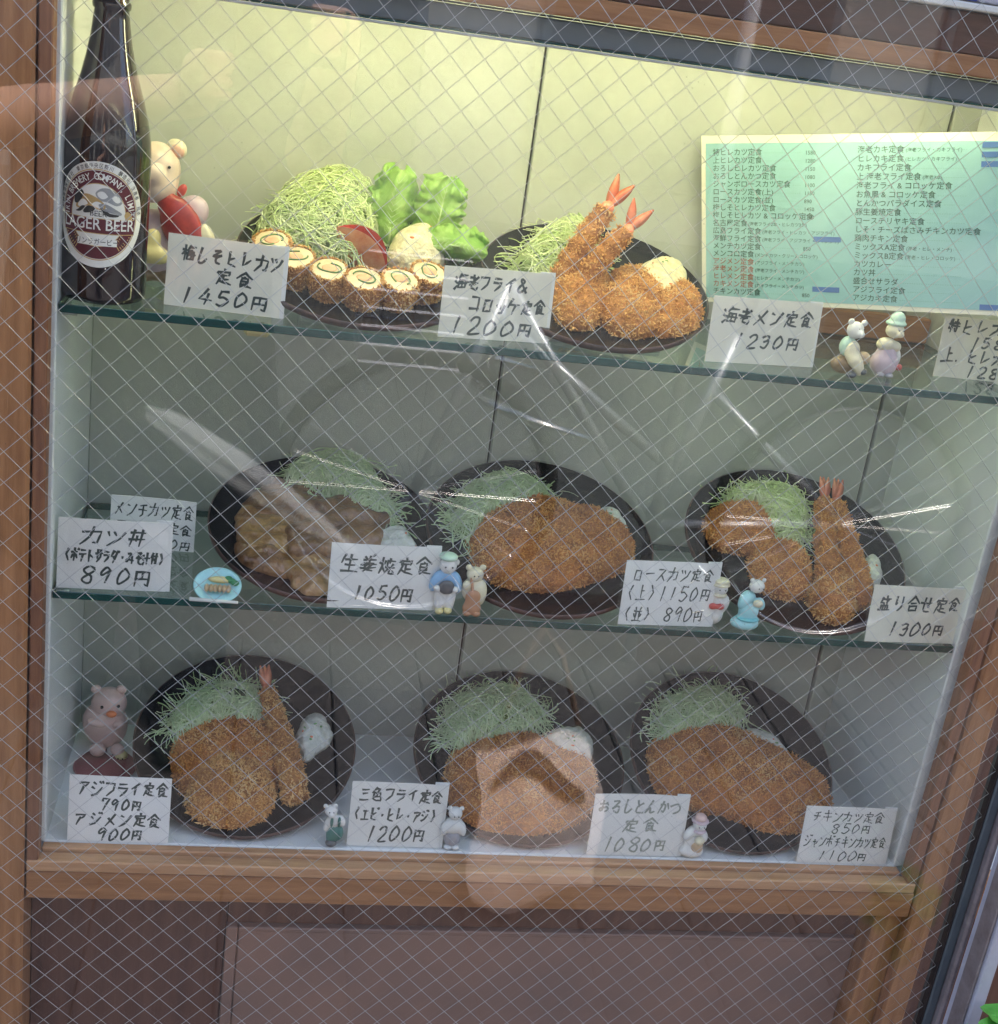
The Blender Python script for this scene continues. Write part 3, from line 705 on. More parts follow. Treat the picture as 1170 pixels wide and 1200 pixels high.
# =================================================================== middle tier
p3 = plate((378, 706), Z2, 268, 'black plate with glazed ginger pork on the lower shelf', tilt=R(17), yoff=-.009)
cabbage(p3, [(332, 556), (350, 538), (390, 528), (425, 538), (445, 565), (462, 600), (455, 612), (425, 605), (390, 580), (355, 570)], .024, 560, 'green cabbage pile behind the brown ginger pork', True)
salad(p3, [(438, 628), (452, 617), (470, 618), (487, 632), (488, 648), (450, 648)], .016, 'white potato salad peeping out above the 1050 yen card', True, seed=5, bits=5)
def pork(px, h, base, seed, label, light=False, tv=0):
    out = [PL(p3, q, base+h*.6) for q in px]; cu = sum(a for a, _ in out)/len(out); cv = sum(b for _, b in out)/len(out)
    o2 = []
    m = MB(); n = 72; o = smooth_outline(out, n); nr = 16; vs = []
    for i in range(nr+1):
        t = i/nr
        for (a, b) in o:
            rg = 1+.20*noise.noise(Vector((a*75, b*75, seed)))*t
            u = cu+(a-cu)*t*rg; v = cv+(b-cv)*t*rg
            z = base+h*(max(0, 1-t**3.5))**.5+.0060*noise.noise(Vector((u*45, v*70, seed)))+.0022*noise.noise(Vector((u*110, v*110, seed)))+.0012*noise.noise(Vector((u*260, v*260, seed)))
            vs.append(LW(p3, u, v, max(.0003, z+tv*(v-cv))))
    fs = [(i*n+k, (i+1)*n+k, (i+1)*n+(k+1) % n, i*n+(k+1) % n) for i in range(nr) for k in range(n)]
    b0 = len(vs)
    for k in range(n): w = Vector(vs[nr*n+k]); vs.append(w-p3.N*.0035)
    fs += [(nr*n+k, b0+k, b0+(k+1) % n, nr*n+(k+1) % n) for k in range(n)]
    m.add(vs, fs); ob = make('pork_slice', m, M_pork_l if light else M_pork, smooth=True)
    return tag(ob, label, 'pork slice', 'ginger pork slices')
pork([(290, 585), (320, 562), (370, 560), (382, 585), (372, 612), (330, 620), (298, 612)], .007, .002, 1, 'upper left dark ginger pork slice touching the cabbage')
pork([(345, 592), (390, 578), (430, 584), (452, 602), (448, 632), (400, 640), (355, 630)], .010, .008, 2, 'right ginger pork slice just above the 1050 yen card')
pork([(276, 598), (290, 592), (330, 602), (360, 625), (345, 645), (310, 650), (285, 636), (275, 615)], .007, .007, 3, 'left curled pale ginger pork slice', True)
pork([(276, 630), (310, 635), (345, 645), (350, 668), (310, 666), (296, 662), (281, 650)], .008, .004, 4, 'lower left ginger pork slice near the rim', False)
pork([(325, 650), (350, 638), (390, 640), (412, 660), (400, 690), (362, 695), (342, 680)], .010, .004, 5, 'lowest thick golden ginger pork slice in front', True)
pork([(335, 615), (365, 605), (400, 618), (405, 640), (370, 650), (340, 640)], .007, .014, 6, 'small ginger pork fold lying on top in the centre')

p4 = plate((645, 721), Z2, 278, 'black plate with one big cutlet in the middle of the lower shelf', tilt=R(20), yoff=-.016)
cabbage(p4, [(533, 620), (535, 590), (555, 565), (590, 553), (625, 562), (650, 585), (620, 600), (570, 610), (545, 635)], .020, 460, 'pale green cabbage pile at the upper left of the big middle cutlet', True)
salad(p4, [(700, 598), (712, 592), (728, 600), (736, 618), (720, 622), (702, 612)], .012, 'bit of white potato salad behind the right end of the middle cutlet', True, seed=6, bits=3)
breaded('pork_cutlet', p4, [(549, 640), (556, 608), (585, 586), (625, 578), (665, 590), (700, 596), (730, 612), (745, 640), (738, 662), (705, 676), (660, 688), (610, 688), (570, 674)], .024, 'large oval breaded cutlet on the middle plate of the lower shelf', 'pork cutlet', 6800, seed=11, group='large breaded cutlets')

p5 = plate((955, 738), Z2, 268, 'black plate with mixed fried food at the right of the lower shelf', tilt=R(23), yoff=-.02)
cabbage(p5, [(848, 588), (862, 574), (895, 567), (930, 572), (945, 595), (945, 625), (930, 645), (905, 625), (880, 595)], .022, 420, 'bright cabbage pile between fried cutlets and shrimps on the right plate')
breaded('fried_cutlet', p5, [(825, 612), (838, 594), (868, 585), (895, 592), (912, 612), (908, 636), (885, 648), (852, 644), (832, 632)], .020, 'upper left round cutlet on the mixed fry plate', 'fried cutlet', 2100, seed=21, group='small cutlets on the mixed fry plate')
breaded('fried_cutlet', p5, [(878, 660), (888, 640), (915, 630), (940, 644), (952, 668), (948, 692), (925, 700), (895, 690)], .020, 'lower cutlet on the mixed fry plate in front of the cabbage', 'fried cutlet', 1900, seed=22, group='small cutlets on the mixed fry plate')
salad(p5, [(1012, 660), (1022, 648), (1032, 660), (1034, 680), (1018, 684)], .012, 'sliver of potato salad at the right rim of the mixed fry plate', True, seed=7, bits=2)
def LWp(p, q, h): u, v = PL(p, q, h); return LW(p, u, v, h)
shrimp([LWp(p5, (972, 715), .014), LWp(p5, (972, 680), .015), LWp(p5, (968, 635), .014), LWp(p5, (966, 590), .015)], .0145, 'left of the two fried shrimps lying on the mixed fry plate', 2200, [(-.2, .6, 1), (.0, .7, 1), (.22, .6, 1)], False, .026)
shrimp([LWp(p5, (1008, 708), .014), LWp(p5, (1004, 675), .015), LWp(p5, (992, 632), .014), LWp(p5, (980, 592), .014)], .0135, 'right of the two fried shrimps lying on the mixed fry plate', 2000, [(-.05, .6, 1), (.15, .6, 1), (.35, .5, 1)], False, .026)
breaded('fried_cutlet', p5, [(948, 700), (955, 682), (980, 672), (1002, 684), (1006, 708), (990, 728), (962, 724)], .024, 'front round cutlet on the mixed fry plate, nearest the 1300 yen card', 'fried cutlet', 1500, True, seed=23, base=.002, group='small cutlets on the mixed fry plate')

# =================================================================== bottom tier
p6 = plate((280, 992), 0, 258, 'black plate with two croquettes and one shrimp on the case floor', tilt=R(24))
cabbage(p6, [(195, 862), (205, 832), (232, 812), (270, 800), (300, 806), (318, 830), (300, 848), (250, 850), (215, 865)], .020, 420, 'green cabbage pile behind the round cutlets on the left floor plate', True)
u, v = PL(p6, (267, 818), .016); mb = MB()
for k in range(5): mb.add(leaf(LW(p6, u+.004*(k-2), v-.004, .019), Vector((.35*(k-2), .6, .8)), .016, .005, p6.N).v, leaf(LW(p6, u, v, .01), Vector((0, 1, 0)), .01, .01).f)
tag(make('herb_sprig', mb, M_shiso_d, smooth=True), 'dark leaf sprig on the cabbage of the left floor plate', 'herb sprig')
breaded('fish_cutlet', p6, [(201, 890), (207, 862), (232, 838), (270, 832), (310, 842), (332, 868), (335, 900), (312, 930), (250, 935), (212, 925)], .018, 'rear round fried cutlet on the left floor plate', 'fish cutlet', 4300, seed=31, group='round cutlets on the left floor plate')
breaded('fish_cutlet', p6, [(218, 935), (232, 900), (262, 880), (295, 885), (318, 908), (322, 938), (302, 960), (262, 966), (232, 958)], .017, 'front golden fried cutlet overlapping the other on the left floor plate', 'fish cutlet', 3200, True, seed=32, base=.010, group='round cutlets on the left floor plate', hoff=.008)
shrimp([LWp(p6, (346, 940), .012), LWp(p6, (342, 905), .014), LWp(p6, (330, 860), .016), LWp(p6, (314, 812), .016)], .0135, 'long fried shrimp slanting across the left floor plate', 2400, [(-.42, .7, 1), (-.2, .7, 1), (.02, .7, 1)], True, .026)
salad(p6, [(350, 850), (358, 838), (375, 833), (388, 850), (388, 868), (372, 880), (358, 890), (346, 872)], .016, 'white potato salad right of the shrimp on the left floor plate', True, seed=9, bits=8)

p7 = plate((622, 1004), 0, 262, 'black plate with a flat cutlet in the middle of the case floor', tilt=R(22))
cabbage(p7, [(520, 850), (530, 822), (555, 808), (595, 802), (625, 818), (640, 845), (610, 860), (560, 868), (530, 880)], .022, 520, 'wispy green cabbage pile on the middle floor plate', True, spill=.16)
salad(p7, [(640, 862), (655, 852), (680, 850), (694, 866), (695, 886), (670, 890), (645, 878)], .016, 'white potato salad at the upper right of the middle floor plate', True, seed=12, bits=6)
breaded('pork_cutlet', p7, [(521, 915), (530, 880), (570, 862), (610, 855), (650, 868), (690, 885), (700, 920), (690, 955), (650, 975), (600, 978), (550, 970), (526, 945)], .020, 'large breaded cutlet on the middle floor plate under the pale reflection', 'pork cutlet', 5600, seed=41, group='large breaded cutlets')

p8 = plate((882, 1011), 0, 246, 'black plate with the longest cutlet at the right of the case floor', tilt=R(27))
cabbage(p8, [(770, 845), (780, 822), (805, 808), (840, 806), (868, 825), (875, 850), (840, 855), (795, 862), (772, 872)], .020, 460, 'cabbage pile at the upper left of the longest cutlet', True)
salad(p8, [(868, 858), (885, 852), (905, 860), (925, 880), (905, 882), (880, 872)], .012, 'thin line of potato salad behind the longest cutlet', True, seed=13, bits=3)
breaded('chicken_cutlet', p8, [(759, 905), (762, 872), (790, 852), (835, 846), (880, 858), (925, 882), (962, 905), (977, 935), (968, 965), (940, 978), (905, 974), (850, 955), (800, 945), (770, 930)], .024, 'longest dark breaded cutlet on the right floor plate', 'chicken cutlet', 7600, seed=51, group='large breaded cutlets')
# ------------------------------------------------------------------ handwriting: each character a list of pen strokes on a 10 x 10 grid
HW = {
'0':'50 23 17 2a 59 86 83 50','1':'60 4a','2':'22 40 70 82 75 2a 9a','3':'21 50 81 74 45|45 84 87 6a 29','4':'60 17 97|73 5a','5':'80 30|30 24 54 86 78 4a 19',
'7':'22 20 90 4a','8':'81 50 22 34 76 79 5a 29 27 83 81','9':'82 50 23 35 63 82|82 6a','円':'12 1a|12 92 9a 79|52 56|16 96','定':'50 52|13 12 92 84|24 74|54 59|57 87|33 35 1a|38 59 aa',
'食':'50 04|50 a4|53 54|34 74 78 38 34|36 76|38 3a 59|78 67|69 aa','梅':'03 43|20 2a|24 06|24 46|60 43|51 a1|54 49 99|54 94 99|46 a6|73 78','し':'30 29 5a 87','そ':'31 81 25 94 56 59 8a',
'ヒ':'20 29 8a|26 74','レ':'20 29 85','カ':'03 93 89 69|50 46 0a','ツ':'12 24|42 54|92 76 2a','海':'02 13|05 16|0a 28|50 33|41 a1|44 39 99|44 94 99|26 a6|64 68',
'老':'22 72|50 55|05 95|91 27|46 49 8a 98|76 57','フ':'11 91 86 3a','ラ':'21 81|14 94 77 3a','イ':'81 15|54 5a','&':'9a 32 40 62 26 19 4a 96','コ':'21 81 8a|19 99','ロ':'22 2a 8a|22 82 8a',
'ッ':'25 37|45 57|85 6a 4a','ケ':'30 06|24 94|64 4a','メ':'81 1a|34 89','ン':'12 33|92 58 1a','チ':'81 22|15 95|52 58 3a','特':'20 16|14 44|30 3a|17 47|70 73|52 92|43 a3|45 a5|84 8a 79|67 68',
'上':'50 59|54 84|0a aa','生':'20 05|23 93|50 5a|26 86|0a aa','姜':'21 32|80 71|13 93|25 85|06 a6|51 56|46 28 8a|76 2a|08 a8','焼':'03 14|42 34|20 25 0a|26 49|52 a2|70 73|53 55|94 85|46 a6|66 4a|77 7a aa 98',
'並':'20 32|80 72|13 93|34 39|74 79|15 27|95 87|0a aa','丼':'12 92|16 96|30 2a|70 7a|54 57','付':'30 04|23 2a|43 a3|80 8a 69|55 67','三':'22 82|35 75|1a 9a','色':'40 04|31 71 54|24 84 87|54 57|24 29 5a 9a 98|27 87',
'盛':'12 92|21 15|25 45 46|50 76|82 65|27 2a|27 87 8a|47 4a|67 6a|0a aa','り':'21 26 35|71 77 4a','合':'50 05|50 a5|35 75|27 2a|27 87 8a|2a 8a','せ':'04 94|71 77 66|31 39 8a','お':'03 63|30 38 19 07 46 86 98 6a|72 94',
'ろ':'21 71 17 55 86 7a 39','と':'20 45|82 35 28 3a 9a','ん':'50 0a|0a 46 5a 99','か':'03 63 69 48|40 1a|82 a6','つ':'04 62 95 88 4a','ポ':'03 83|40 4a|25 08|65 88|91 a0 a1 91','テ':'21 81|04 94|54 3a','ト':'30 3a|34 86',
'サ':'03 a3|30 37|70 76 3a','ダ':'30 05|21 81 3a|35 67|90 91|a0 a1','ー':'15 95','ス':'11 81 1a|55 9a','エ':'22 82|52 59|0a aa','ビ':'20 29 8a|26 74|90 91|a0 a1','ジ':'21 42|14 35|1a 59 94|70 81|90 a1',
'ア':'12 92 65|54 2a','キ':'13 83|16 96|40 6a','ャ':'25 85 67|43 5a','ボ':'03 83|40 4a|25 08|65 88|80 91|a0 a1','み':'12 52 09 07 98|74 7a','汁':'02 13|05 16|0a 28|35 a5|60 6a',
'(':'70 45 7a','(':'70 45 7a',')':'30 65 3a','・':'55 56','.':'29 2a'}
ROUND = set('023589&しそせおろとんかつみり')
def handwrite(mb, M, text, x0, x1, yc, h, pen, rnd):
    n = len(text); adv = (x1-x0)/n; k = 0
    for i, ch in enumerate(text):
        if ch == ' ': continue
        cw = min(adv*.86, h*1.05); ox = x0+adv*(i+.5)-cw/2+rnd.uniform(-.03, .03)*adv; oy = yc+rnd.uniform(-.05, .05)*h
        slant = .14+rnd.uniform(-.05, .05); sc_ = rnd.uniform(.9, 1.08); rot = rnd.uniform(-.04, .06)
        for st in HW[ch].split('|'):
            pts = [(int(a[0], 16)/10, 1-int(a[1], 16)/10) for a in st.split()]
            pts = [(a+rnd.uniform(-.025, .025), b+rnd.uniform(-.025, .025)) for a, b in pts]
            if ch in ROUND and len(pts) > 2:
                q = []; L = len(pts)
                for s in range((L-1)*5+1):
                    t = s/5; kk = min(int(t), L-2); f = t-kk
                    p0, p1, p2, p3 = (pts[max(0, min(L-1, kk+j-1))] for j in range(4))
                    q.append(tuple(.5*((2*p1[a])+(-p0[a]+p2[a])*f+(2*p0[a]-5*p1[a]+4*p2[a]-p3[a])*f*f+(-p0[a]+3*p1[a]-3*p2[a]+p3[a])*f**3) for a in (0, 1)))
                pts = q
            else:
                q = [pts[0]]
                for a, b in zip(pts, pts[1:]):
                    mx, my = (a[0]+b[0])/2, (a[1]+b[1])/2; dx, dy = b[0]-a[0], b[1]-a[1]; bow = rnd.uniform(-.04, .04)
                    q += [(mx-dy*bow, my+dx*bow), b]
                pts = q
            P = []
            for (a, b) in pts:
                a = a+(b-.5)*slant; x = ox+a*cw*sc_; y = oy+(b-.5)*h*sc_+a*rot*h; P.append(Vector((x, y)))
            k += 1; L = len(P); vs = []; zoff = .00012+.0000015*k
            for j, p in enumerate(P):
                d = P[min(j+1, L-1)]-P[max(j-1, 0)]; d = d.normalized() if d.length > 0 else Vector((1, 0)); nn = Vector((-d.y, d.x))
                w = pen/2*(1.15 if j == 0 else .6 if j == L-1 else 1.0)*rnd.uniform(.88, 1.1)
                e = d*pen*.3*(-1 if j == 0 else 1 if j == L-1 else 0)
                vs += [M @ Vector((p.x+nn.x*w+e.x, p.y+nn.y*w+e.y, zoff)), M @ Vector((p.x-nn.x*w+e.x, p.y-nn.y*w+e.y, zoff))]
            mb.add(vs, [(2*j, 2*j+1, 2*j+3, 2*j+2) for j in range(L-1)])
def card(bl, br, tl, tr, z, lines, label, m=M_card, pen=.0020, film=True, ink=M_ink, seed=1, ymin=.0, curve=None):
    A = G(bl, z); B = G(br, z); A.y = max(A.y, ymin); B.y = max(B.y, ymin)
    A = V(bl, A.y) if A.y == ymin else A; B = V(br, B.y) if B.y == ymin else B
    A.z = B.z = z+.0004
    X = (B-A); w = X.length; X.normalize(); lean = .10; Y = Vector((0, math.sin(lean), math.cos(lean))); Y = (Y-X*Y.dot(X)).normalized(); N = X.cross(Y)
    def hh(q, P):
        n = N; r = ray(q); t = (P-CAM).dot(n)/r.dot(n); return (CAM+r*t-P).dot(Y)
    h = (hh(tl, A)+hh(tr, B))/2; hd = (hh(tr, B)-hh(tl, A))/2
    M = Matrix(((X.x, Y.x, N.x, A.x), (X.y, Y.y, N.y, A.y), (X.z, Y.z, N.z, A.z), (0, 0, 0, 1)))
    Mi = M.inverted(); rb = random.Random(seed+50); c1, c2, c3 = rb.uniform(-.0022, .0022), rb.uniform(-.002, .003), rb.uniform(0, .004)
    def bend(mb_):
        out = []
        for v in mb_.v:
            l = Mi @ Vector(v); a_, b_ = l.x/w, l.y/h; l.z += (c1*((a_-.5)**2*4-.3)+c2*a_*b_)*min(1, max(0, b_*3))+c3*max(0, a_-.7)*max(0, b_-.6)*6
            out.append(tuple(M @ l))
        mb_.v = out; return mb_
    o = thing('price_card', A.lerp(B, .5), label, 'price card', 'handwritten price cards')
    mb = MB(); K = 8; vs = []
    rnd = random.Random(seed); cv = rnd.uniform(.0004, .0012)
    for zz in (0, -.0006):
        for i in range(K+1):
            for j in range(K+1): vs.append(M @ Vector((w*i/K, h*j/K, zz)))
    k1 = K+1; k2 = k1*k1; fs = [(i*k1+j, (i+1)*k1+j, (i+1)*k1+j+1, i*k1+j+1) for i in range(K) for j in range(K)]
    fs += [tuple(k2+q_ for q_ in f_[::-1]) for f_ in fs]
    rim_ = [i*k1 for i in range(k1)]+[K*k1+j for j in range(1, k1)]+[i*k1+K for i in range(K-1, -1, -1)]+[j for j in range(K-1, 0, -1)]
    fs += [(rim_[i], k2+rim_[i], k2+rim_[(i+1) % len(rim_)], rim_[(i+1) % len(rim_)]) for i in range(len(rim_))]
    mb.add(vs, fs); make('paper', bend(mb), m, o)
    mb = MB()
    for (t, x0, x1, yc, ch) in lines: handwrite(mb, M, t, x0*w, x1*w, (1-yc)*h, ch*h, pen, rnd)
    make('lettering', bend(mb), ink, o)
    if film:
        mb = MB(); e = .004
        [mb.box(-e+(w+2*e)*i/8, -e+(w+2*e)*(i+1)/8, -.0003, h+.002, .0016, .0018, M) for i in range(8)]; make('clear_sleeve', bend(mb), M_film, o)
        mb = MB(); mb.box(w-.010, w+e-.0005, .0, h+.001, -.0022, -.0008, M); make('sleeve_back', mb, M_card_w, o)
    # little easel foot behind
    mb = MB(); mb.add([M @ Vector((w*.35, h*.6, -.0012)), M @ Vector((w*.65, h*.6, -.0012)), A+X*w*.65+Vector((0, .018, .0004)), A+X*w*.35+Vector((0, .018, .0004))], [(0, 1, 2, 3)])
    f = make('easel_foot', mb, m, o); s = f.modifiers.new('t', 'SOLIDIFY'); s.thickness = .0006
    return o
L = 'white' 
card((192, 357), (327, 374), (205, 273), (336, 291), Z1, [('梅しそヒレカツ', .12, 1.0, .25, .21), ('定食', .40, .78, .52, .22), ('1450円', .12, .9, .82, .22)], 'price card reading 1450 yen, beside the beer bottle on the upper shelf', seed=1)
card((513, 395), (638, 403), (517, 310), (641, 321), Z1, [('海老フライ&', .10, .80, .20, .20), ('コロッケ定食', .25, .98, .50, .20), ('1200円', .08, .88, .82, .22)], 'price card reading 1200 yen, between the two upper shelf plates', seed=2)
card((826, 424), (949, 431), (829, 345), (952, 355), Z1, [('海老メン定食', .10, .96, .27, .24), ('1230円', .22, .85, .65, .20)], 'price card reading 1230 yen, in front of the green menu sheet', seed=3)
card((1093, 441), (1206, 452), (1096, 368), (1208, 380), Z1, [('特ヒレカツ定食', .04, 1.1, .15, .22), ('1580円', .3, .92, .40, .18), ('上.ヒレカツ定食', .04, 1.1, .63, .21), ('1280円', .3, .95, .88, .18)], 'price card reading 1580 and 1280, cut off by the right edge', seed=4, ymin=.002)
card((66, 689), (194, 694), (76, 606), (201, 613), Z2, [('カツ丼', .2, .82, .24, .24), ('(ポテトサラダ・みそ汁付)', .05, .99, .52, .17), ('890円', .2, .86, .80, .24)], 'price card reading 890 yen alone, at the left end of the lower shelf', M_card_w, seed=5)
card((128, 640), (227, 648), (131, 580), (230, 587), Z2, [('メンチカツ定食', .04, .97, .24, .26), ('コロッケ定食', .04, .97, .58, .2), ('850円', .4, .97, .88, .2)], 'half hidden card behind the 890 yen card on the lower shelf', M_card_w, film=False, seed=6, pen=.0014)
card((383, 712), (506, 716), (386, 633), (509, 644), Z2, [('生姜焼定食', .10, .97, .30, .26), ('1050円', .22, .80, .75, .22)], 'price card reading 1050 yen, in front of the ginger pork', M_card_w, seed=7)
card((724, 732), (831, 735), (722, 655), (831, 661), Z2, [('ロースカツ定食', .08, .97, .20, .20), ('(上)1150円', .03, .96, .50, .22), ('(並) 890円', .03, .92, .82, .22)], 'price card with two prices, 1150 and 890 yen, right of the big middle cutlet', M_card_w, seed=8, pen=.0014)
card((1013, 752), (1117, 755), (1018, 684), (1121, 690), Z2, [('盛り合せ定食', .08, .98, .30, .26), ('1300円', .22, .86, .76, .22)], 'price card reading 1300 yen, at the right end of the lower shelf', M_card, seed=9)
card((78, 987), (197, 989), (84, 908), (202, 912), 0, [('アジフライ定食', .08, .97, .18, .20), ('790円', .30, .72, .42, .18), ('アジメン定食', .06, .92, .66, .20), ('900円', .28, .75, .89, .18)], 'white card with 790 and 900 yen, at the left corner of the case floor', M_card_w, film=False, seed=10, ymin=.0006)
card((406, 991), (514, 994), (409, 915), (517, 919), 0, [('三色フライ定食', .08, .98, .19, .19), ('(エビ・ヒレ・アジ)', .03, .95, .50, .18), ('1200円', .18, .84, .80, .22)], 'price card reading 1200 yen, on the case floor between two plates', M_card_w, seed=11, ymin=.0006)
card((687, 1002), (794, 1004), (690, 929), (796, 933), 0, [('おろしとんかつ', .06, .95, .20, .20), ('定食', .34, .76, .50, .22), ('1080円', .14, .86, .82, .22)], 'price card reading 1080 yen, beside the figurine with the pink hat', M_card_w, seed=12, ymin=.0006, ink=M_ink_f)
card((936, 1015), (1038, 1018), (942, 943), (1042, 949), 0, [('チキンカツ定食', .08, .90, .17, .18), ('850円', .32, .78, .38, .17), ('ジャンボチキンカツ定食', .04, .98, .62, .18), ('1100円', .22, .80, .87, .17)], 'price card reading 850 and 1100, in the right corner of the case floor', M_card_w, seed=13, ymin=.0006, pen=.0013)

# ------------------------------------------------------------------ printed text helper (flat letters)
def glyph_mesh(s, size):
    c = bpy.data.curves.new('t', 'FONT'); c.body = s; c.size = size; c.resolution_u = 2
    c.offset = size*.006
    o = bpy.data.objects.new('t', c); col.objects.link(o); dg = bpy.context.evaluated_depsgraph_get(); dg.update()
    me = bpy.data.meshes.new_from_object(o.evaluated_get(dg))
    vs = [tuple(v.co) for v in me.vertices]; fs = [tuple(p.vertices) for p in me.polygons]
    bpy.data.objects.remove(o); bpy.data.meshes.remove(me); return vs, fs
# ------------------------------------------------------------------ green menu sheet
yl = .196
TL_, BL_ = V((832, 157), yl), V((823, 353), yl); hL = TL_.z-BL_.z
lo, hi = .004, .2
for _ in range(40):
    md = (lo+hi)/2; hr_ = V((1168, 148), md).z-V((1168, 370), md).z
    if hr_ > hL: hi = md
    else: lo = md
yr = max(md, .012); print('MENU', yr, V((1168, 250), yr))
TR_, BR_ = V((1168, 148), yr), V((1168, 370), yr)
X = (BR_-BL_); X.z *= 1; w = X.length; X.normalize(); Y = (TL_-BL_); Y = (Y-X*Y.dot(X)).normalized(); N = X.cross(Y); h = hL
w2 = w*1.36
# keep the sheet inside the case
wmax = (W-.004-BL_.x)/max(.01, X.x); w2 = min(w2, wmax)
MM = Matrix(((X.x, Y.x, N.x, BL_.x), (X.y, Y.y, N.y, BL_.y), (X.z, Y.z, N.z, BL_.z), (0, 0, 0, 1)))
menu = thing('menu_sheet', BL_.lerp(BR_, .5), 'pale green printed menu sheet standing at the right of the upper shelf', 'menu sheet')
mb = MB(); mb.box(0, w2, 0, h, -.0012, 0, MM); make('backing', mb, M_card, menu)
mb = MB(); bdr = .0045; mb.box(bdr, w2-bdr, bdr, h-bdr*1.6, .0001, .0005, MM); make('green_sheet', mb, mat('menu_green', (.34, .59, .62), .4, var=(.30, .54, .57), scale=5), menu)
linesL = ['特ヒレカツ定食', '上ヒレカツ定食', 'おろしヒレカツ定食', 'おろしとんかつ定食', 'ジャンボロースカツ定食', 'ロースカツ定食(上)', 'ロースカツ定食(並)', '梅しそヒレカツ定食', '梅しそヒレカツ & コロッケ定食', '名古屋定食(海老フライ2本・ヒレカツ3ケ)', '広島フライ定食(海老フライ・ヒレカツ・アジフライ)', '海鮮フライ定食(海老フライ・アジフライ・カキフライ)', 'メンチカツ定食', 'メンコロ定食(メンチカツ・クリームコロッケ)', 'アジメン定食(アジフライ・メンチカツ)', '海老メン定食(海老フライ・メンチカツ)', 'ヒレメン定食(ヒレカツ・メンチカツ)', 'カキメン定食(カキフライ・メンチカツ)', 'チキンカツ定食']
linesR = ['海老カキ定食(海老フライ・カキフライ)', 'ヒレカキ定食(ヒレカツ・カキフライ)', 'カキフライ定食', '上 海老フライ定食(海老3本)', '海老フライ & コロッケ定食', 'お魚風 & コロッケ定食', 'とんかつパラダイス定食', '豚生姜焼定食', 'ローステリヤキ定食', 'しそ・チーズばさみチキンカツ定食', '鶏肉チキン定食', 'ミックスA定食(海老・ヒレ・メンチ)', 'ミックスB定食(海老・ヒレ・コロッケ)', 'カツカレー', 'カツ丼', '盛合せサラダ', 'アジフライ定食', 'アジカキ定食']
txt = MB(); dots = MB(); mx_ = MM @ Matrix.Translation((0, 0, .0008))
pxw = w/336.; pyh = h/196.
txr = MB()
def put(s, x, y, size, red=False):
    vs, fs = glyph_mesh(s, size); (txr if red else txt).add([mx_ @ Vector((x+v[0], y+v[1], 0)) for v in vs], fs); return max((v[0] for v in vs), default=0)
for i, s in enumerate(linesL):
    y = h-(22+i*9.05)*pyh; head, _, tail = s.partition('('); x = 14*pxw
    big = tail in ('上)', '並)', '') 
    xe = x+put(s if big else head, x, y, .0070, 13 < i < 18)
    if not big: xe += put('('+tail, xe+.001, y+.0004, .0042)
    if xe < 108*pxw:
        for k in range(int((118*pxw-xe)/.0021)): dots.box(xe+.002+k*.0021, xe+.003+k*.0021, y+.0015, y+.0019, .0006, .0007, MM)
    if i not in (9, 10, 11, 13, 14, 15, 16, 17): put(['1580', '1280', '1150', '1080', '1100', '1150', '890', '1450', '1380', '1300', '1250', '', '850', '980', '900', '1230', '1180', '', '850'][i], 122*pxw, y, .005)
for i, s in enumerate(linesR):
    y = h-(20+i*9.75)*pyh; head, _, tail = s.partition('('); x = 180*pxw
    xe = x+put(head, x, y, .0070)
    if tail: xe += put('('+tail, xe+.001, y+.0004, .0042)
    if xe < 290*pxw:
        for k in range(int((296*pxw-xe)/.0021)): dots.box(xe+.002+k*.0021, xe+.003+k*.0021, y+.0015, y+.0019, .0006, .0007, MM)
make('printed_lines', txr, mat('menu_ink_pink_cast', (.40, .14, .09), .6), menu)  # reddish tone of these lines stands in for a pink reflection
make('printed_lines', txt, mat('menu_ink', (.07, .13, .10), .6), menu)
tag(make('dot_leaders', dots, mat('menu_dots', (.22, .42, .36), .6), menu), kind='stuff')
M_sticker = mat('blue_sticker', (.10, .20, .48), .5)
for (a, b, c_, d_) in [(134, 165, 114, 120), (134, 165, 172, 178), (310, 345, 10, 16), (310, 345, 20, 26), (310, 345, 30, 36), (318, 345, 196-12, 196-6)]:
    if b*pxw > w2-.006: b = (w2-.006)/pxw
    if b-a < 8: continue
    mb = MB(); mb.box(a*pxw, b*pxw, h-d_*pyh, h-c_*pyh, .0006, .0009, MM); make('price_sticker', mb, M_sticker, menu)
# wooden ledge behind
mb = MB(); a = V((940, 372), .2); mb.bbox(a.x-.02, W-.003, .201, DEP-.001, Z1+.0005, Z1+.026, .001)
tag(make('wooden_ledge', mb, M_wood_h), 'low wooden strip standing on the upper shelf below the menu sheet', 'wooden strip')

# ------------------------------------------------------------------ beer bottle
bc = G((122, 361), Z1); R0 = 50.5*pxm(V((122, 250), bc.y+.02)); bc = Vector((bc.x, R0+.0025, Z1+.0003)); bc.x = V((122, 300), bc.y).x
Hs = lambda py: V((122, py), bc.y).z-bc.z
prof = [(0, .001), (R0*.8, 0), (R0*.94, .002), (R0, .007), (R0, Hs(180)), (R0*.975, Hs(160)), (R0*.90, Hs(138)), (R0*.78, Hs(112)), (R0*.64, Hs(88)), (R0*.54, Hs(66)), (R0*.46, Hs(44)), (R0*.405, Hs(20)), (R0*.38, Hs(10)), (R0*.42, Hs(8)), (R0*.43, Hs(4)), (R0*.42, Hs(1)), (R0*.375, Hs(-2)), (R0*.36, Hs(-20)), (R0*.40, Hs(-22)), (R0*.40, Hs(-34)), (R0*.30, Hs(-36)), (0, Hs(-36))]
bt = thing('beer_bottle', bc, 'dark brown beer bottle with an oval label at the left end of the upper shelf', 'bottle')
fine = []
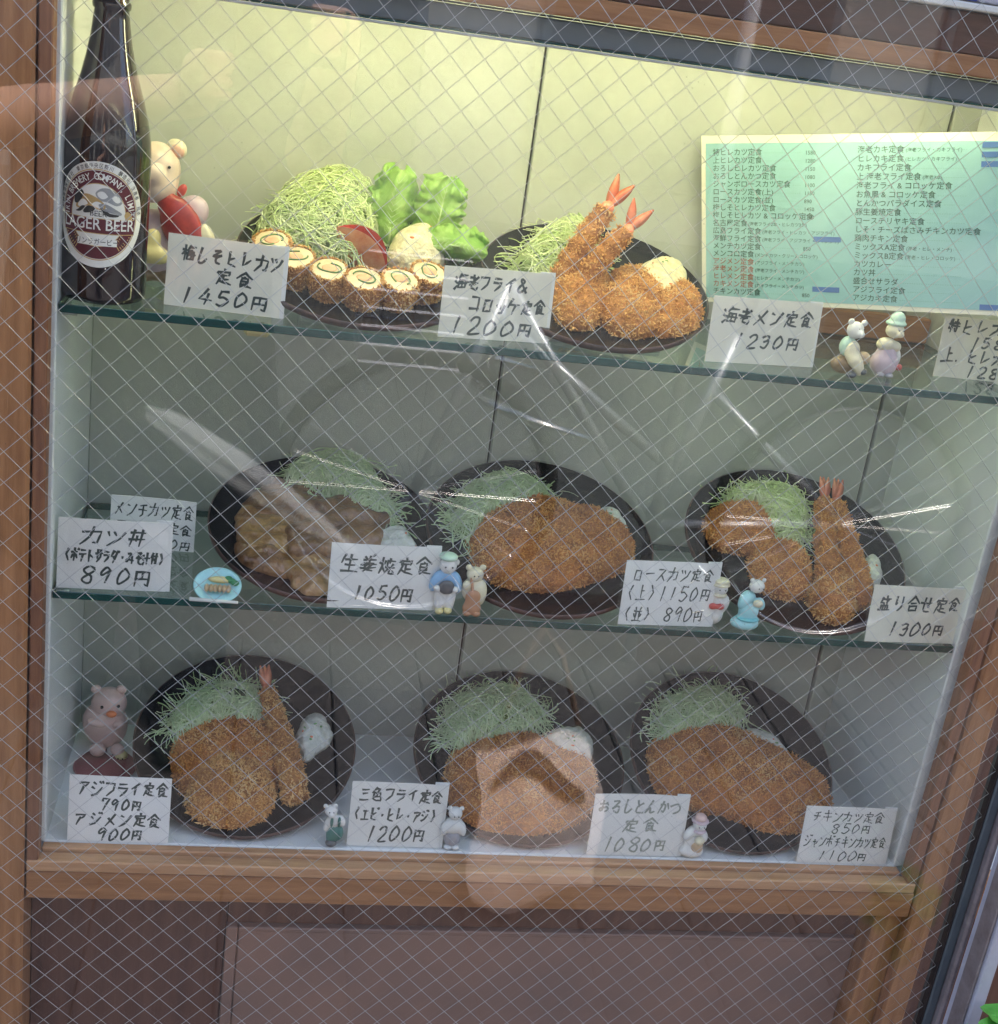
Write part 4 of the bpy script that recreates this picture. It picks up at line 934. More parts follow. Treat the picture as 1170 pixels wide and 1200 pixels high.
for (a, b) in zip(prof, prof[1:]): fine += [a, ((a[0]+b[0])/2, (a[1]+b[1])/2)]
mb = MB(); mb.lathe(prof, bc, 48); make('bottle_glass', mb, M_bottle, bt, smooth=True)
# label wrapped on the cylinder; a = arc position (m, + to the right), b = height
view = math.atan2((CAM-bc).x, -(CAM-bc).y)
lc_b = (Hs(183)+Hs(304))/2; LH = (Hs(183)-Hs(304))/2; LW_ = LH*.90
lang = view-R(10)
def wrap(a, b, k): th = lang+a/R0; rr = R0+.00012+k*.00006; return Vector((bc.x+rr*math.sin(th), bc.y-rr*math.cos(th), bc.z+lc_b+b))
def oval(r0_, r1_, k, asp=1.0, cx=0, cy=0, n=72, a0=0, a1=2*math.pi):
    m = MB(); vs = []; rings = max(2, int((r1_-r0_)*14)+1)
    for i in range(rings+1):
        t = r0_+(r1_-r0_)*i/rings
        for j in range(n): w_ = a0+(a1-a0)*j/(n if a1-a0 > 6.2 else n-1); vs.append(wrap(cx+LW_*t*math.cos(w_), cy+LH*asp*t*math.sin(w_), k))
    full = a1-a0 > 6.2
    m.add(vs, [(i*n+j, i*n+(j+1) % n, (i+1)*n+(j+1) % n, (i+1)*n+j) for i in range(rings) for j in range(n if full else n-1)]); return m
def wrapped(vs, fs, k):   # flat (a, b) points onto the bottle
    m = MB(); m.add([wrap(v[0], v[1], k) for v in vs], fs); return m
M_lw = mat('label_white', (.80, .80, .76), .4); M_lm = mat('label_maroon', (.11, .010, .020), .4); M_lg = mat('label_gold', (.55, .38, .16), .35, metal=.5); M_lb = mat('label_black', (.03, .03, .03), .5)
lab = make('label', oval(0, 1, 0), M_lw, bt)
make('label_ring', oval(.845, .865, 1), M_lg, lab)
make('label_ring', oval(.60, .835, 1), M_lm, lab)
make('label_ring', oval(.585, .60, 2), M_lg, lab)
def arc_text(s, rad, size, a0, a1, k, m, name='label_text'):
    mbt = MB(); n = len(s)
    for i, ch in enumerate(s):
        if ch == ' ': continue
        w_ = a0+(a1-a0)*i/(n-1); vs, fs = glyph_mesh(ch, size); mxx = max(v[0] for v in vs)/2
        cx, cy = LW_*rad*math.cos(w_), LH*rad*math.sin(w_); tx, ty = LW_*math.sin(w_), -LH*math.cos(w_); tl = math.hypot(tx, ty); tx /= tl; ty /= tl
        sx = .78
        mbt.add([wrap(cx+(v[0]-mxx)*sx*tx-v[1]*ty, cy+(v[0]-mxx)*sx*ty+v[1]*tx, k) for v in vs], fs)
    return make(name, mbt, m, lab)
arc_text('KIRIN BREWERY COMPANY, LIMITED', .665, .0075, R(190), R(-10), 3, M_lw)
arc_text('麒麟麦酒株式会社 東京都中央区新川 醸造元 生産者 日本', .885, .0042, R(176), R(4), 3, M_lb)
# radiating stripes low in the maroon ring
st = MB()
for j in range(38):
    w_ = R(-18)-R(4)*j
    if R(-125) < w_ < R(-55): continue
    for r_ in [(.62, .81)]:
        a, b = w_-.012, w_+.012
        vs = [wrap(LW_*q*math.cos(t), LH*q*math.sin(t), 2) for q, t in ((r_[0], a), (r_[0], b), (r_[1], b), (r_[1], a))]; st.add(vs, [(0, 1, 2, 3)])
tag(make('label_stripes', st, M_lg, lab), kind='stuff')
def rect(a0, a1, b0, b1, k, m, name='label_bar'):
    n = 16; vs = []
    for i in range(n+1): a = a0+(a1-a0)*i/n; vs += [wrap(a, b0, k), wrap(a, b1, k)]
    mm = MB(); mm.add(vs, [(2*i, 2*i+2, 2*i+3, 2*i+1) for i in range(n)]); return make(name, mm, m, lab)
rect(-LW_*.80, LW_*.80, -LH*.34, -LH*.07, 4, M_lm); rect(-LW_*.80, LW_*.80, -LH*.07, -LH*.055, 5, M_lg); rect(-LW_*.80, LW_*.80, -LH*.355, -LH*.34, 5, M_lg)
def flat_text(s, cx, cy, size, k, m, sx=1):
    vs, fs = glyph_mesh(s, size); mxx = max(v[0] for v in vs)/2; make('label_text', wrapped([(cx+(v[0]-mxx)*sx, cy+v[1]) for v in vs], fs, k), m, lab)
flat_text('LAGER BEER', 0, -LH*.275, .0128, 6, M_lw, .84)
flat_text('BEER', LW_*.02, -LH*.02, .006, 6, M_lb)
rect(-LW_*.42, LW_*.42, -LH*.58, -LH*.45, 4, M_lw); flat_text('キリンラガービール', 0, -LH*.555, .0056, 6, M_lb, .85)
# running beast emblem: body, legs, tail, mane, head
def blob2(pts, k, m, name='emblem'):
    o_ = smooth_outline(pts, len(pts)*4); cx = sum(a for a, _ in o_)/len(o_); cy = sum(b for _, b in o_)/len(o_)
    vs = [wrap(LW_*cx, LH*cy, k)]+[wrap(LW_*a, LH*b, k) for a, b in o_]; n = len(o_)
    mm = MB(); mm.add(vs, [(0, 1+i, 1+(i+1) % n) for i in range(n)]); make(name, mm, m, lab)
M_lgr = mat('label_grey', (.30, .31, .32), .5)
blob2([(-.05, .40), (.05, .50), (.2, .52), (.36, .46), (.48, .36), (.50, .25), (.38, .20), (.2, .26), (.05, .28)], 3, M_lgr)
blob2([(-.48, .12), (-.40, .30), (-.25, .38), (-.05, .34), (.12, .24), (.16, .14), (.02, .10), (-.2, .16), (-.35, .10)], 4, M_lg)
blob2([(-.52, .20), (-.50, .36), (-.40, .46), (-.30, .40), (-.34, .28), (-.44, .18)], 5, M_lb)
blob2([(.02, .20), (.18, .22), (.40, .12), (.50, .06), (.46, .02), (.3, .06), (.12, .10)], 5, M_lgr)
for q in [[(-.2, .16), (-.05, .14), (-.1, .06), (-.26, .02), (-.3, .06)], [(.05, .14), (.14, .12), (.30, .02), (.44, .03), (.40, -.01), (.2, -.0)], [(-.34, .14), (-.26, .14), (-.36, .04), (-.48, .03), (-.42, .07)]]: blob2(q, 5, M_lb)
blob2([(.56, .02), (.62, .10), (.72, .04), (.74, -.04), (.62, -.06)], 5, M_lg)

# ------------------------------------------------------------------ ceramic figurines
def metab(els):
    """smooth union of ellipsoids (x, y, z, rx, ry, rz) in units; returns MB in the same units"""
    d = bpy.data.metaballs.new('m'); d.resolution = .35; d.render_resolution = .35; d.threshold = .6
    for e in els:
        x, y, z, a, b, c = e[:6]; el = d.elements.new(type='ELLIPSOID'); el.co = (x, y, z); mxr = max(a, b, c)
        el.radius = mxr/.575*1.0; el.size_x, el.size_y, el.size_z = a/mxr, b/mxr, c/mxr; el.stiffness = 2
        if len(e) > 6: el.rotation = mathutils.Euler((0, R(e[6]), 0)).to_quaternion()
    return d
def sculpt(els, scale, base, k=.5):
    # metaball units: 1 unit = 4 px so the resolution stays sensible
    q = .25; d = metab([tuple([v*q for v in e[:6]])+tuple(e[6:]) for e in els])
    o = bpy.data.objects.new('m', d); col.objects.link(o); dg = bpy.context.evaluated_depsgraph_get(); dg.update()
    me = bpy.data.meshes.new_from_object(o.evaluated_get(dg)); m = MB()
    m.add([Vector(v.co)/q*scale+Vector(base) for v in me.vertices], [tuple(p.vertices) for p in me.polygons])
    bpy.data.objects.remove(o); bpy.data.metaballs.remove(d); bpy.data.meshes.remove(me); return m
CER = dict(rough=.28, spec=.6)
def cer(name, c, v=None): return mat('ceramic_'+name, c, .3, spec=.6, var=v or tuple(x*.86 for x in c), scale=90)
C_cream = cer('cream', (.78, .72, .52)); C_white = cer('white', (.80, .80, .77)); C_pink = cer('pink', (.78, .55, .50)); C_blue = cer('blue', (.25, .48, .75)); C_mint = cer('mint', (.55, .76, .62))
C_yel = cer('yellow', (.82, .72, .34)); C_brown = cer('brown', (.52, .27, .15)); C_dark = cer('dark', (.10, .11, .12)); C_teal = cer('teal', (.22, .60, .66)); C_tealL = cer('aqua', (.42, .78, .82)); C_red = cer('red', (.62, .10, .08))
C_green = cer('green', (.06, .20, .17)); C_log = cer('log', (.30, .20, .10)); C_mar = cer('maroon', (.25, .035, .06)); C_grey = cer('grey', (.42, .41, .44)); C_tan = cer('tan', (.60, .43, .26)); C_lil = cer('lilac', (.66, .52, .58)); C_or = cer('orange', (.85, .24, .08)); C_peach = cer('peach', (.82, .50, .36))
C_eye = mat('eye_black', (.01, .01, .01), .2)
def fig(name, q, z, label, cat, parts, ymin=.012, eyes=(), turn=0, s=1.0, group=None):
    b = G(q, z); b.y = max(b.y, ymin); b.x = V((q[0], q[1]-20), b.y).x; b.z = z+.0003; sc_ = pxm(b)*s
    o = thing(name, b, label, cat, group); c, sn = math.cos(turn), math.sin(turn); lowest = None; ms = []
    for (pn, mt, els) in parts:
        m = sculpt([(e[0], -e[1], e[2])+tuple(e[3:]) for e in els], sc_, (0, 0, 0)); ms.append((pn, mt, m))
    for (x, y, zz, r_) in eyes:
        m = MB(); m.ell((x*sc_, -y*sc_, zz*sc_), (r_*sc_,)*3, None, 8, 6); ms.append(('eye', C_eye, m))
    lo_ = min(v[2] for _, _, m in ms for v in m.v)
    for pn, mt, m in ms:
        m.v = [(b.x+v[0]*c-v[1]*sn, b.y+v[0]*sn+v[1]*c, b.z+v[2]-lo_) for v in m.v]; make(pn, m, mt, o, smooth=True)
    return o
# pig with the red fish behind the bottle (x right, y towards viewer, z up, in photo pixels at that distance)
fig('pig_figurine', (183, 330), Z1, 'large ceramic pig hugging a red fish behind the beer bottle', 'pig figurine', [
 ('body', C_lil, [(0, 0, 40, 34, 24, 42), (38, 6, 84, 18, 13, 20, 40), (-30, 6, 70, 16, 14, 22)]),
 ('head', cer('pigskin', (.80, .64, .52)), [(-4, 6, 128, 27, 26, 30), (-4, 14, 108, 20, 18, 16), (-6, 30, 124, 12, 8, 9)]),
 ('ear', C_cream, [(17, 4, 152, 12, 7, 11, 35)]), ('ear_inside', C_peach, [(19, 10, 151, 8, 4, 7, 35)]), ('ear', C_cream, [(-28, 2, 152, 11, 6, 10, -25)]),
 ('fish', cer('seabream', (.48, .06, .05), (.30, .03, .03)), [(28, 24, 70, 22, 11, 34, -24), (42, 22, 48, 18, 10, 18, -30), (12, 20, 92, 10, 6, 12, -30)]), ('fish_tail', C_red, [(26, 14, 108, 5, 4, 8, 25), (8, 16, 100, 5, 4, 6)]),
 ('paw', C_cream, [(55, 22, 58, 11, 9, 17, -14)]), ('fish_eye', C_white, [(33, 33, 50, 5, 2.5, 5.5)]),
 ('shell', C_yel, [(-4, 26, 50, 10, 7, 14, 20), (6, 28, 34, 11, 8, 10), (-8, 28, 34, 11, 8, 10)]),
 ('feet', C_log, [(-12, 12, 8, 14, 12, 9), (14, 12, 8, 13, 12, 9)])], ymin=.10, eyes=[(33, 36, 50, 2.2), (12, 29, 134, 1.8), (-16, 29, 134, 1.8)])
fig('pig_figurine', (996, 440), Z1, 'small ceramic pig in cream overalls sitting on a log, upper shelf right', 'pig figurine', [
 ('log', C_log, [(-4, -2, 12, 17, 10, 11)]), ('shirt', C_mint, [(-6, 0, 34, 10, 8, 12)]), ('overalls', C_cream, [(-2, 6, 30, 9, 7, 12), (2, 12, 20, 8, 6, 8), (8, 12, 12, 6, 6, 9, -20)]),
 ('head', C_white, [(-2, 2, 54, 10, 9, 10), (2, 11, 51, 4, 4, 3.5)]), ('ear', C_white, [(-9, 2, 63, 4, 2.5, 4)]), ('ear', C_white, [(7, 2, 63, 4, 2.5, 4)]),
 ('basket', C_tan, [(15, 2, 22, 9, 7, 8)]), ('boot', C_dark, [(0, 14, 4, 6, 6, 4)]), ('boot', C_dark, [(13, 14, 9, 5, 5, 4)])], eyes=[(-1, 10, 57, .9), (5, 10, 57, .9)])
fig('pig_figurine', (1037, 441), Z1, 'small ceramic pig in pale pink dress and tall hat, beside the log sitter', 'pig figurine', [
 ('dress', C_lil, [(0, 0, 16, 17, 12, 16), (0, 0, 32, 9, 8, 10)]), ('bodice', C_cream, [(-2, 2, 38, 9, 8, 8), (-9, 2, 38, 6, 6, 6), (9, 2, 36, 6, 6, 6)]),
 ('head', C_cream, [(3, 2, 55, 11, 9, 9), (7, 10, 52, 4, 4, 3)]), ('hat', C_mint, [(4, 0, 68, 9, 8, 9), (3, 0, 63, 12, 10, 3)]), ('arm', C_white, [(13, 2, 26, 4, 4, 10, -15)]), ('fruit', C_red, [(17, 5, 13, 4, 4, 4)]),
 ('foot', C_grey, [(-5, 8, 3, 5, 5, 3)]), ('foot', C_grey, [(6, 8, 3, 5, 5, 3)])], eyes=[(4, 11, 57, .9), (10, 10, 57, .9)])
fig('figurine', (520, 722), Z2, 'figurine in a mint cap and blue jacket playing an accordion', 'figurine', [
 ('jacket', C_blue, [(0, 0, 40, 12, 7, 13), (-13, 2, 36, 6, 6, 12, 15), (13, 2, 36, 6, 6, 12, -15)]), ('trousers', C_white, [(-5, 4, 20, 7, 6, 12), (6, 4, 20, 7, 6, 12), (-5, 5, 10, 5, 5, 8), (6, 5, 10, 5, 5, 8)]),
 ('shoe', C_yel, [(-5, 8, 3, 5, 6, 4)]), ('shoe', C_yel, [(5, 8, 4, 5, 6, 4)]), ('head', C_white, [(0, 2, 58, 10, 9, 10)]), ('ear', C_white, [(10, 1, 62, 3, 2, 4)]), ('cap', C_mint, [(-1, 2, 69, 11, 10, 5)]),
 ('accordion', C_dark, [(-3, 11, 34, 6, 4, 8), (3, 11, 34, 6, 4, 8)]), ('hand', C_white, [(-11, 11, 32, 4, 4, 4)]), ('hand', C_white, [(10, 11, 32, 4, 4, 4)])], eyes=[(-4, 11, 59, 1), (4, 11, 59, 1)], ymin=.010)
fig('cat_figurine', (553, 719), Z2, 'cream eared figurine holding a brown cello, right of the accordion player', 'figurine', [
 ('body', C_cream, [(0, 0, 30, 13, 9, 16), (10, 2, 26, 6, 6, 14)]), ('head', C_cream, [(0, 2, 50, 10, 9, 9)]), ('ear', C_cream, [(-8, 2, 58, 4, 2.5, 4)]), ('ear', C_cream, [(8, 2, 59, 4, 2.5, 4)]),
 ('arm', C_cream, [(-9, 8, 38, 5, 5, 6)]), ('cello', C_brown, [(0, 9, 24, 9, 4, 9), (0, 9, 10, 11, 5, 9)]), ('cello_neck', C_brown, [(-3, 9, 38, 2, 2, 12, -12)]), ('feet', C_brown, [(-5, 10, 4, 5, 5, 4), (6, 10, 4, 5, 5, 4)])], eyes=[(3, 11, 51, .9), (-2, 11, 51, .9)], ymin=.010)
fig('figurine', (838, 731), Z2, 'white capped figurine with a red bow, beside the 1150 and 890 card', 'figurine', [
 ('dress', C_white, [(0, 0, 12, 11, 9, 12), (0, 0, 30, 11, 8, 10), (10, 2, 28, 5, 5, 9)]), ('head', C_white, [(1, 2, 46, 9, 8, 8)]), ('hat', C_cream, [(1, 1, 55, 10, 9, 4), (1, 1, 51, 11, 10, 2)]),
 ('collar', C_cream, [(1, 4, 39, 9, 7, 3)]), ('bow', C_red, [(-6, 9, 26, 5, 3, 4), (3, 9, 26, 5, 3, 4)])], eyes=[(-2, 10, 47, .8), (5, 10, 47, .8)], ymin=.010)
fig('figurine', (875, 746), Z2, 'aqua robed white cat figurine holding a bun, right of the red bow figurine', 'figurine', [
 ('robe', C_tealL, [(-2, 0, 8, 17, 12, 8), (0, 0, 24, 12, 9, 14)]), ('sash', C_teal, [(0, 2, 15, 14, 11, 3)]), ('shoulders', C_tealL, [(-4, 0, 40, 9, 7, 9), (12, 2, 34, 5, 5, 8, -20), (-10, 2, 34, 5, 5, 8, 15)]),
 ('head', C_white, [(3, 2, 56, 9, 8, 8)]), ('ear', C_white, [(10, 2, 64, 2.5, 2, 3)]), ('ear', C_white, [(-4, 2, 63, 2.5, 2, 3)]), ('bun', C_cream, [(5, 11, 38, 6, 5, 4.5)])], eyes=[(3, 10, 56, .8), (8, 10, 56, .8)], ymin=.012)
fig('pig_figurine', (124, 880), 0, 'pink ceramic pig with an orange snout, sitting at the left of the case floor', 'pig figurine', [
 ('body', C_pink, [(0, 0, 26, 24, 20, 26), (-2, 4, 40, 20, 17, 18)]), ('head', C_pink, [(3, 4, 60, 20, 17, 19)]), ('ear', C_pink, [(-12, 4, 77, 6, 4, 5, -20)]), ('ear', C_pink, [(16, 4, 78, 6, 4, 5, 20)]),
 ('snout', C_or, [(8, 23, 56, 6, 4, 4)]), ('arm', C_pink, [(-8, 20, 42, 11, 5, 5, 12)]), ('arm', C_pink, [(16, 20, 42, 7, 5, 5, -25)]), ('leg', C_pink, [(-6, 22, 8, 9, 8, 8)]), ('leg', C_pink, [(16, 20, 8, 8, 7, 7)])],
 ymin=.128, eyes=[(-3, 20.5, 63, 2), (15, 20, 65, 2)])
b = G((120, 880), 0); b.y = .128; b.x = V((122, 880), .128).x; sc_ = pxm(b)
cu = MB(); cu.lathe([(0, 0), (34*sc_, 0), (36*sc_, 3*sc_), (34*sc_, 6*sc_), (0, 7*sc_)], (b.x+.002, b.y-.004, .0001), 32)
# pig sits on a maroon cushion: lift the pig
for o_ in list(col.objects):
    if o_.get('label', '').startswith('pink ceramic pig with an orange'): o_.location.z += 6.6*sc_
tag(make('cushion', cu, C_mar, smooth=True), 'flat maroon cushion under the pink pig on the case floor', 'cushion')
fig('chick_figurine', (133, 887), 0, 'tiny white ceramic ball chick in front of the pink pig', 'chick figurine', [('body', C_white, [(0, 0, 8, 7, 7, 7.5)])], ymin=.103, eyes=[(1, 7, 8, 1)])
fig('chick_figurine', (143, 892), 0, 'tiny yellow ceramic chick in front of the pink pig', 'chick figurine', [('body', C_yel, [(0, 0, 7, 7.5, 7, 7)])], ymin=.097, eyes=[(-3, 7, 7, 1), (2, 7, 7, 1)])
fig('pig_figurine', (391, 996), 0, 'slim pig in dark green overalls, left of the 1200 yen floor card', 'pig figurine', [
 ('trousers', C_green, [(-2, 0, 14, 7, 6, 15), (6, 2, 18, 6, 6, 10)]), ('boots', C_dark, [(-2, 3, 4, 7, 6, 5)]), ('shirt', C_white, [(0, 0, 34, 9, 6, 9), (-9, 1, 28, 4, 4, 9, 10), (9, 1, 34, 4, 4, 7, -15)]), ('braces', C_green, [(-4, 6, 36, 2, 2, 8), (5, 6, 36, 2, 2, 8)]),
 ('head', C_white, [(-6, 2, 50, 8, 7, 7), (-5, 9, 47, 3.5, 3, 3)]), ('ear', C_white, [(-13, 2, 56, 3, 2, 3)]), ('ear', C_white, [(-1, 2, 57, 3, 2, 3)])], eyes=[(-8, 9, 51, .8), (-3, 9, 51, .8)], ymin=.006, s=.95)
fig('figurine', (530, 998), 0, 'all white cherub like figurine, right of the floor card reading 1200 yen', 'figurine', [
 ('body', C_white, [(0, 0, 30, 12, 8, 11), (-11, 3, 26, 4, 4, 8, 12), (11, 3, 26, 4, 4, 8, -12)]), ('skirt', C_grey, [(0, 0, 14, 10, 8, 12)]), ('foot', C_white, [(-4, 4, 3, 5, 5, 3)]), ('foot', C_white, [(5, 4, 3, 5, 5, 3)]),
 ('head', C_white, [(0, 2, 48, 8, 8, 8)]), ('ear', C_white, [(-7, 1, 54, 3, 2, 3)]), ('ear', C_white, [(7, 1, 54, 3, 2, 3)])], eyes=[(-2, 10, 48, .8), (3, 10, 48, .8)], ymin=.008)
fig('figurine', (811, 1012), 0, 'small figurine in a pink brimmed hat holding a bowl, right of the 1080 yen card', 'figurine', [
 ('dress', C_white, [(-1, 0, 8, 15, 11, 8), (0, 0, 20, 11, 8, 12)]), ('apron', C_tan, [(3, 6, 16, 8, 5, 9)]), ('shoulders', C_white, [(0, 0, 34, 9, 7, 7), (-9, 3, 30, 5, 5, 8, 15), (10, 3, 29, 5, 5, 8, -12)]), ('bowl', C_cream, [(3, 11, 28, 6, 5, 5)]),
 ('head', C_white, [(3, 2, 44, 8, 8, 7)]), ('scarf', C_lil, [(3, 4, 37, 8, 7, 2.5)]), ('hat', C_pink, [(3, 1, 53, 7, 7, 5)]), ('hat_brim', C_lil, [(3, 1, 49, 11, 10, 1.8)])], eyes=[(0, 10, 45, .8), (6, 10, 45, .8)], ymin=.006)
# small dish magnet with chopsticks, leaning on the lower shelf
q0 = G((254, 700), Z2); dsc = pxm(q0); dm = Matrix.Translation(q0+Vector((0, .004, .009))) @ Matrix.Rotation(R(38), 4, 'X')
dd = thing('dish_ornament', q0, 'miniature pale blue dish of fried food with chopsticks on the lower shelf', 'ornament')
mb = MB(); mb.lathe([(0, -.003), (16*dsc, -.003), (27*dsc, .0015), (28*dsc, .002), (26*dsc, .002), (17*dsc, -.0005), (0, -.0005)], (0, 0, 0), 36, dm @ Matrix.Diagonal((1, .85, 1, 1))); make('dish', mb, C_tealL, dd, smooth=True)
mb = MB()
for k in range(6): mb.ell(dm @ Vector(((-12+5*k)*dsc, -.003, .0018)), (3.2*dsc, 8*dsc, .003), None, 10, 6)
make('cutlet', mb, C_tan, dd, smooth=True)
mb = MB(); mb.ell(dm @ Vector((3*dsc, .006, .001)), (15*dsc, 5*dsc, .003), None, 12, 6); make('cabbage', mb, C_yel, dd, smooth=True)
mb = MB()
for k in range(3): mb.ell(dm @ Vector(((12+4*k)*dsc, .007-.002*k, .002)), (5*dsc, 4*dsc, .0025), None, 10, 6)
make('greens', mb, cer('leafgreen', (.06, .30, .12)), dd, smooth=True)
a = G((222, 704), Z2); b = G((279, 708), Z2); mb = MB()
for k in range(2): mb.tube([a+Vector((0, k*.0025, .0012)), b+Vector((0, k*.0018, .0012))], [.0013, .0009], 8)
make('chopsticks', mb, C_white, dd, smooth=True)
# ------------------------------------------------------------------ the street behind the viewer (seen as reflections)
def MR(q, y):
    p = V(q, 2*GY-y); p.y = y; return p
# facade across the road
fac = thing('building', (0, -9, GROUND), 'grey building across the street with shop windows', 'building')
M_fac = mat('facade_plaster', (.30, .30, .28), .8, var=(.25, .25, .24), scale=2); M_win = mat('dark_window', (.03, .04, .05), .1, spec=.8)
mb = MB(); mb.box(-14, 14, -12, -9, GROUND-.02, 7.5); make('wall', mb, M_fac, fac)
for k in range(-4, 5):
    for zz in (0, 3):
        mb = MB(); mb.bbox(k*3-1.1, k*3+1.1, -8.99, -8.93, GROUND+.35+zz, GROUND+2.4+zz, .02); f = make('window', mb, M_alu_dark, fac)
        mb = MB(); mb.box(k*3-1.02, k*3+1.02, -8.929, -8.92, GROUND+.43+zz, GROUND+2.32+zz); make('pane', mb, M_win, f)
# white pole on the kerb
a, b = MR((792, 400), -1.9), MR((745, 800), -1.9); px_ = (a.x+b.x)/2
mb = MB(); mb.tube([(px_, -1.9, GROUND), (px_, -1.9, 2.6)], .016, 12)
tag(make('pole', mb, mat('white_paint', (.8, .8, .8), .3), smooth=True), 'thin white pole standing on the pavement edge', 'pole')
# the photographer, arms up, phone just under the lens
def body(els, q=15.0):
    d = bpy.data.metaballs.new('m'); d.resolution = .28; d.render_resolution = .28; d.threshold = .6
    for (p0, p1, r0_, r1_) in els:
        n = max(2, int((Vector(p1)-Vector(p0)).length/min(r0_, r1_)/.5)+1)
        for i in range(n):
            t = i/(n-1); e = d.elements.new(); e.co = Vector(p0).lerp(Vector(p1), t)*q; e.radius = (r0_+(r1_-r0_)*t)*q/.62; e.stiffness = 2
    o = bpy.data.objects.new('m', d); col.objects.link(o); dg = bpy.context.evaluated_depsgraph_get(); dg.update()
    me = bpy.data.meshes.new_from_object(o.evaluated_get(dg)); m = MB(); m.add([Vector(v.co)/q for v in me.vertices], [tuple(p.vertices) for p in me.polygons])
    bpy.data.objects.remove(o); bpy.data.metaballs.remove(d); bpy.data.meshes.remove(me); return m
cx, cy = -.06, -1.50; g0 = GROUND
M_skin = mat('skin', (.60, .36, .26), .5, sss=.1); M_shirt = mat('navy_shirt', (.025, .028, .04), .8, var=(.02, .022, .03), scale=9, bump=.002, bscale=12); M_jean = mat('dark_jeans', (.03, .035, .055), .85); M_hair = mat('black_hair', (.015, .012, .01), .5); M_shoe = mat('shoe', (.05, .05, .05), .6)
pr = thing('person', (cx, cy, g0), 'person in a long dark coat raising a phone with both hands', 'person')
ha, hb = MR((235, 95), -1.09), Vector((.235, -1.10, .695))
sl_, sr_ = Vector((cx-.19, cy, g0+1.38)), Vector((cx+.19, cy, g0+1.38)); el_, er_ = MR((-90, 150), -1.22), Vector((cx+.27, cy+.17, g0+1.14))
make('body', body([((cx, cy, g0+1.42), (cx, cy+.02, g0+1.52), .055, .055), ((cx, cy+.02, g0+1.60), (cx, cy+.03, g0+1.68), .085, .08), (el_, ha+Vector((0, -.04, -.02)), .042, .028), (er_, hb+Vector((0, -.04, -.02)), .042, .028),
   ((cx-.1, cy, g0+.9), (cx-.1, cy, g0+.08), .07, .045), ((cx+.1, cy, g0+.9), (cx+.1, cy, g0+.08), .07, .045), ((cx, cy, g0+1.0), (cx, cy, g0+1.4), .11, .12)]), M_skin, pr, smooth=True)
make('long_coat', body([((cx, cy-.02, g0+.50), (cx, cy, g0+1.32), .20, .135), ((cx-.12, cy-.02, g0+.45), (cx-.1, cy, g0+.9), .14, .11), ((cx+.12, cy-.02, g0+.45), (cx+.1, cy, g0+.9), .14, .11), ((cx-.08, cy, g0+.95), (cx-.1, cy, g0+1.33), .12, .12), ((cx+.08, cy, g0+.95), (cx+.1, cy, g0+1.33), .12, .12), (sl_, sl_.lerp(el_, .75), .062, .050), (sr_, er_, .075, .060), ((cx, cy, g0+1.4), (cx, cy, g0+1.43), .08, .07)]), M_shirt, pr, smooth=True)
make('trousers', body([((cx-.09, cy, g0+.92), (cx-.11, cy, g0+.10), .115, .07), ((cx+.09, cy, g0+.92), (cx+.11, cy, g0+.10), .115, .07), ((cx, cy, g0+.86), (cx, cy, g0+.98), .13, .14)]), M_jean, pr, smooth=True)
make('hair', body([((cx, cy-.02, g0+1.70), (cx, cy-.01, g0+1.71), .10, .09), ((cx, cy-.05, g0+1.62), (cx, cy-.05, g0+1.66), .07, .08)]), M_hair, pr, smooth=True)
for s in (-1, 1):
    make('shoe', body([((cx+s*.11, cy-.03, g0+.05), (cx+s*.12, cy+.16, g0+.04), .05, .04)]), M_shoe, pr, smooth=True)
    mb = MB(); mb.ell((cx+s*.032, cy+.107, g0+1.645), (.013, .008, .008), None, 10, 6); make('eye', mb, C_white, pr, smooth=True)
make('nose', body([((cx, cy+.115, g0+1.64), (cx, cy+.125, g0+1.605), .010, .015)]), M_skin, pr, smooth=True)
mb = MB(); mb.ell((cx, cy+.112, g0+1.565), (.025, .008, .006), None, 12, 6); make('mouth', mb, mat('lips', (.45, .16, .14), .5), pr, smooth=True)
for s, h_ in ((-1, ha), (1, hb)):
    els = [(h_+Vector((0, -.03, -.02)), h_+Vector((0, -.01, .02)), .026, .026)]
    for k in range(4):
        z_ = -.022+k*.017; b_ = h_+Vector((0, .0, z_+.005)); els += [(b_, b_+Vector((-s*.012, .026, .002)), .0085, .008), (b_+Vector((-s*.012, .026, .002)), b_+Vector((-s*.040, .022, .004)), .008, .0065)]
    els += [(h_+Vector((-s*.01, -.02, .02)), h_+Vector((-s*.045, -.022, .028)), .010, .008)]
    make('hand', body(els, 30.0), M_skin, pr, smooth=True)
mb = MB(); mb.bbox(.09, .245, -1.092, -1.084, .655, .735, .002)
ph = tag(make('phone', mb, M_lb), 'black phone held sideways just below the lens', 'phone')
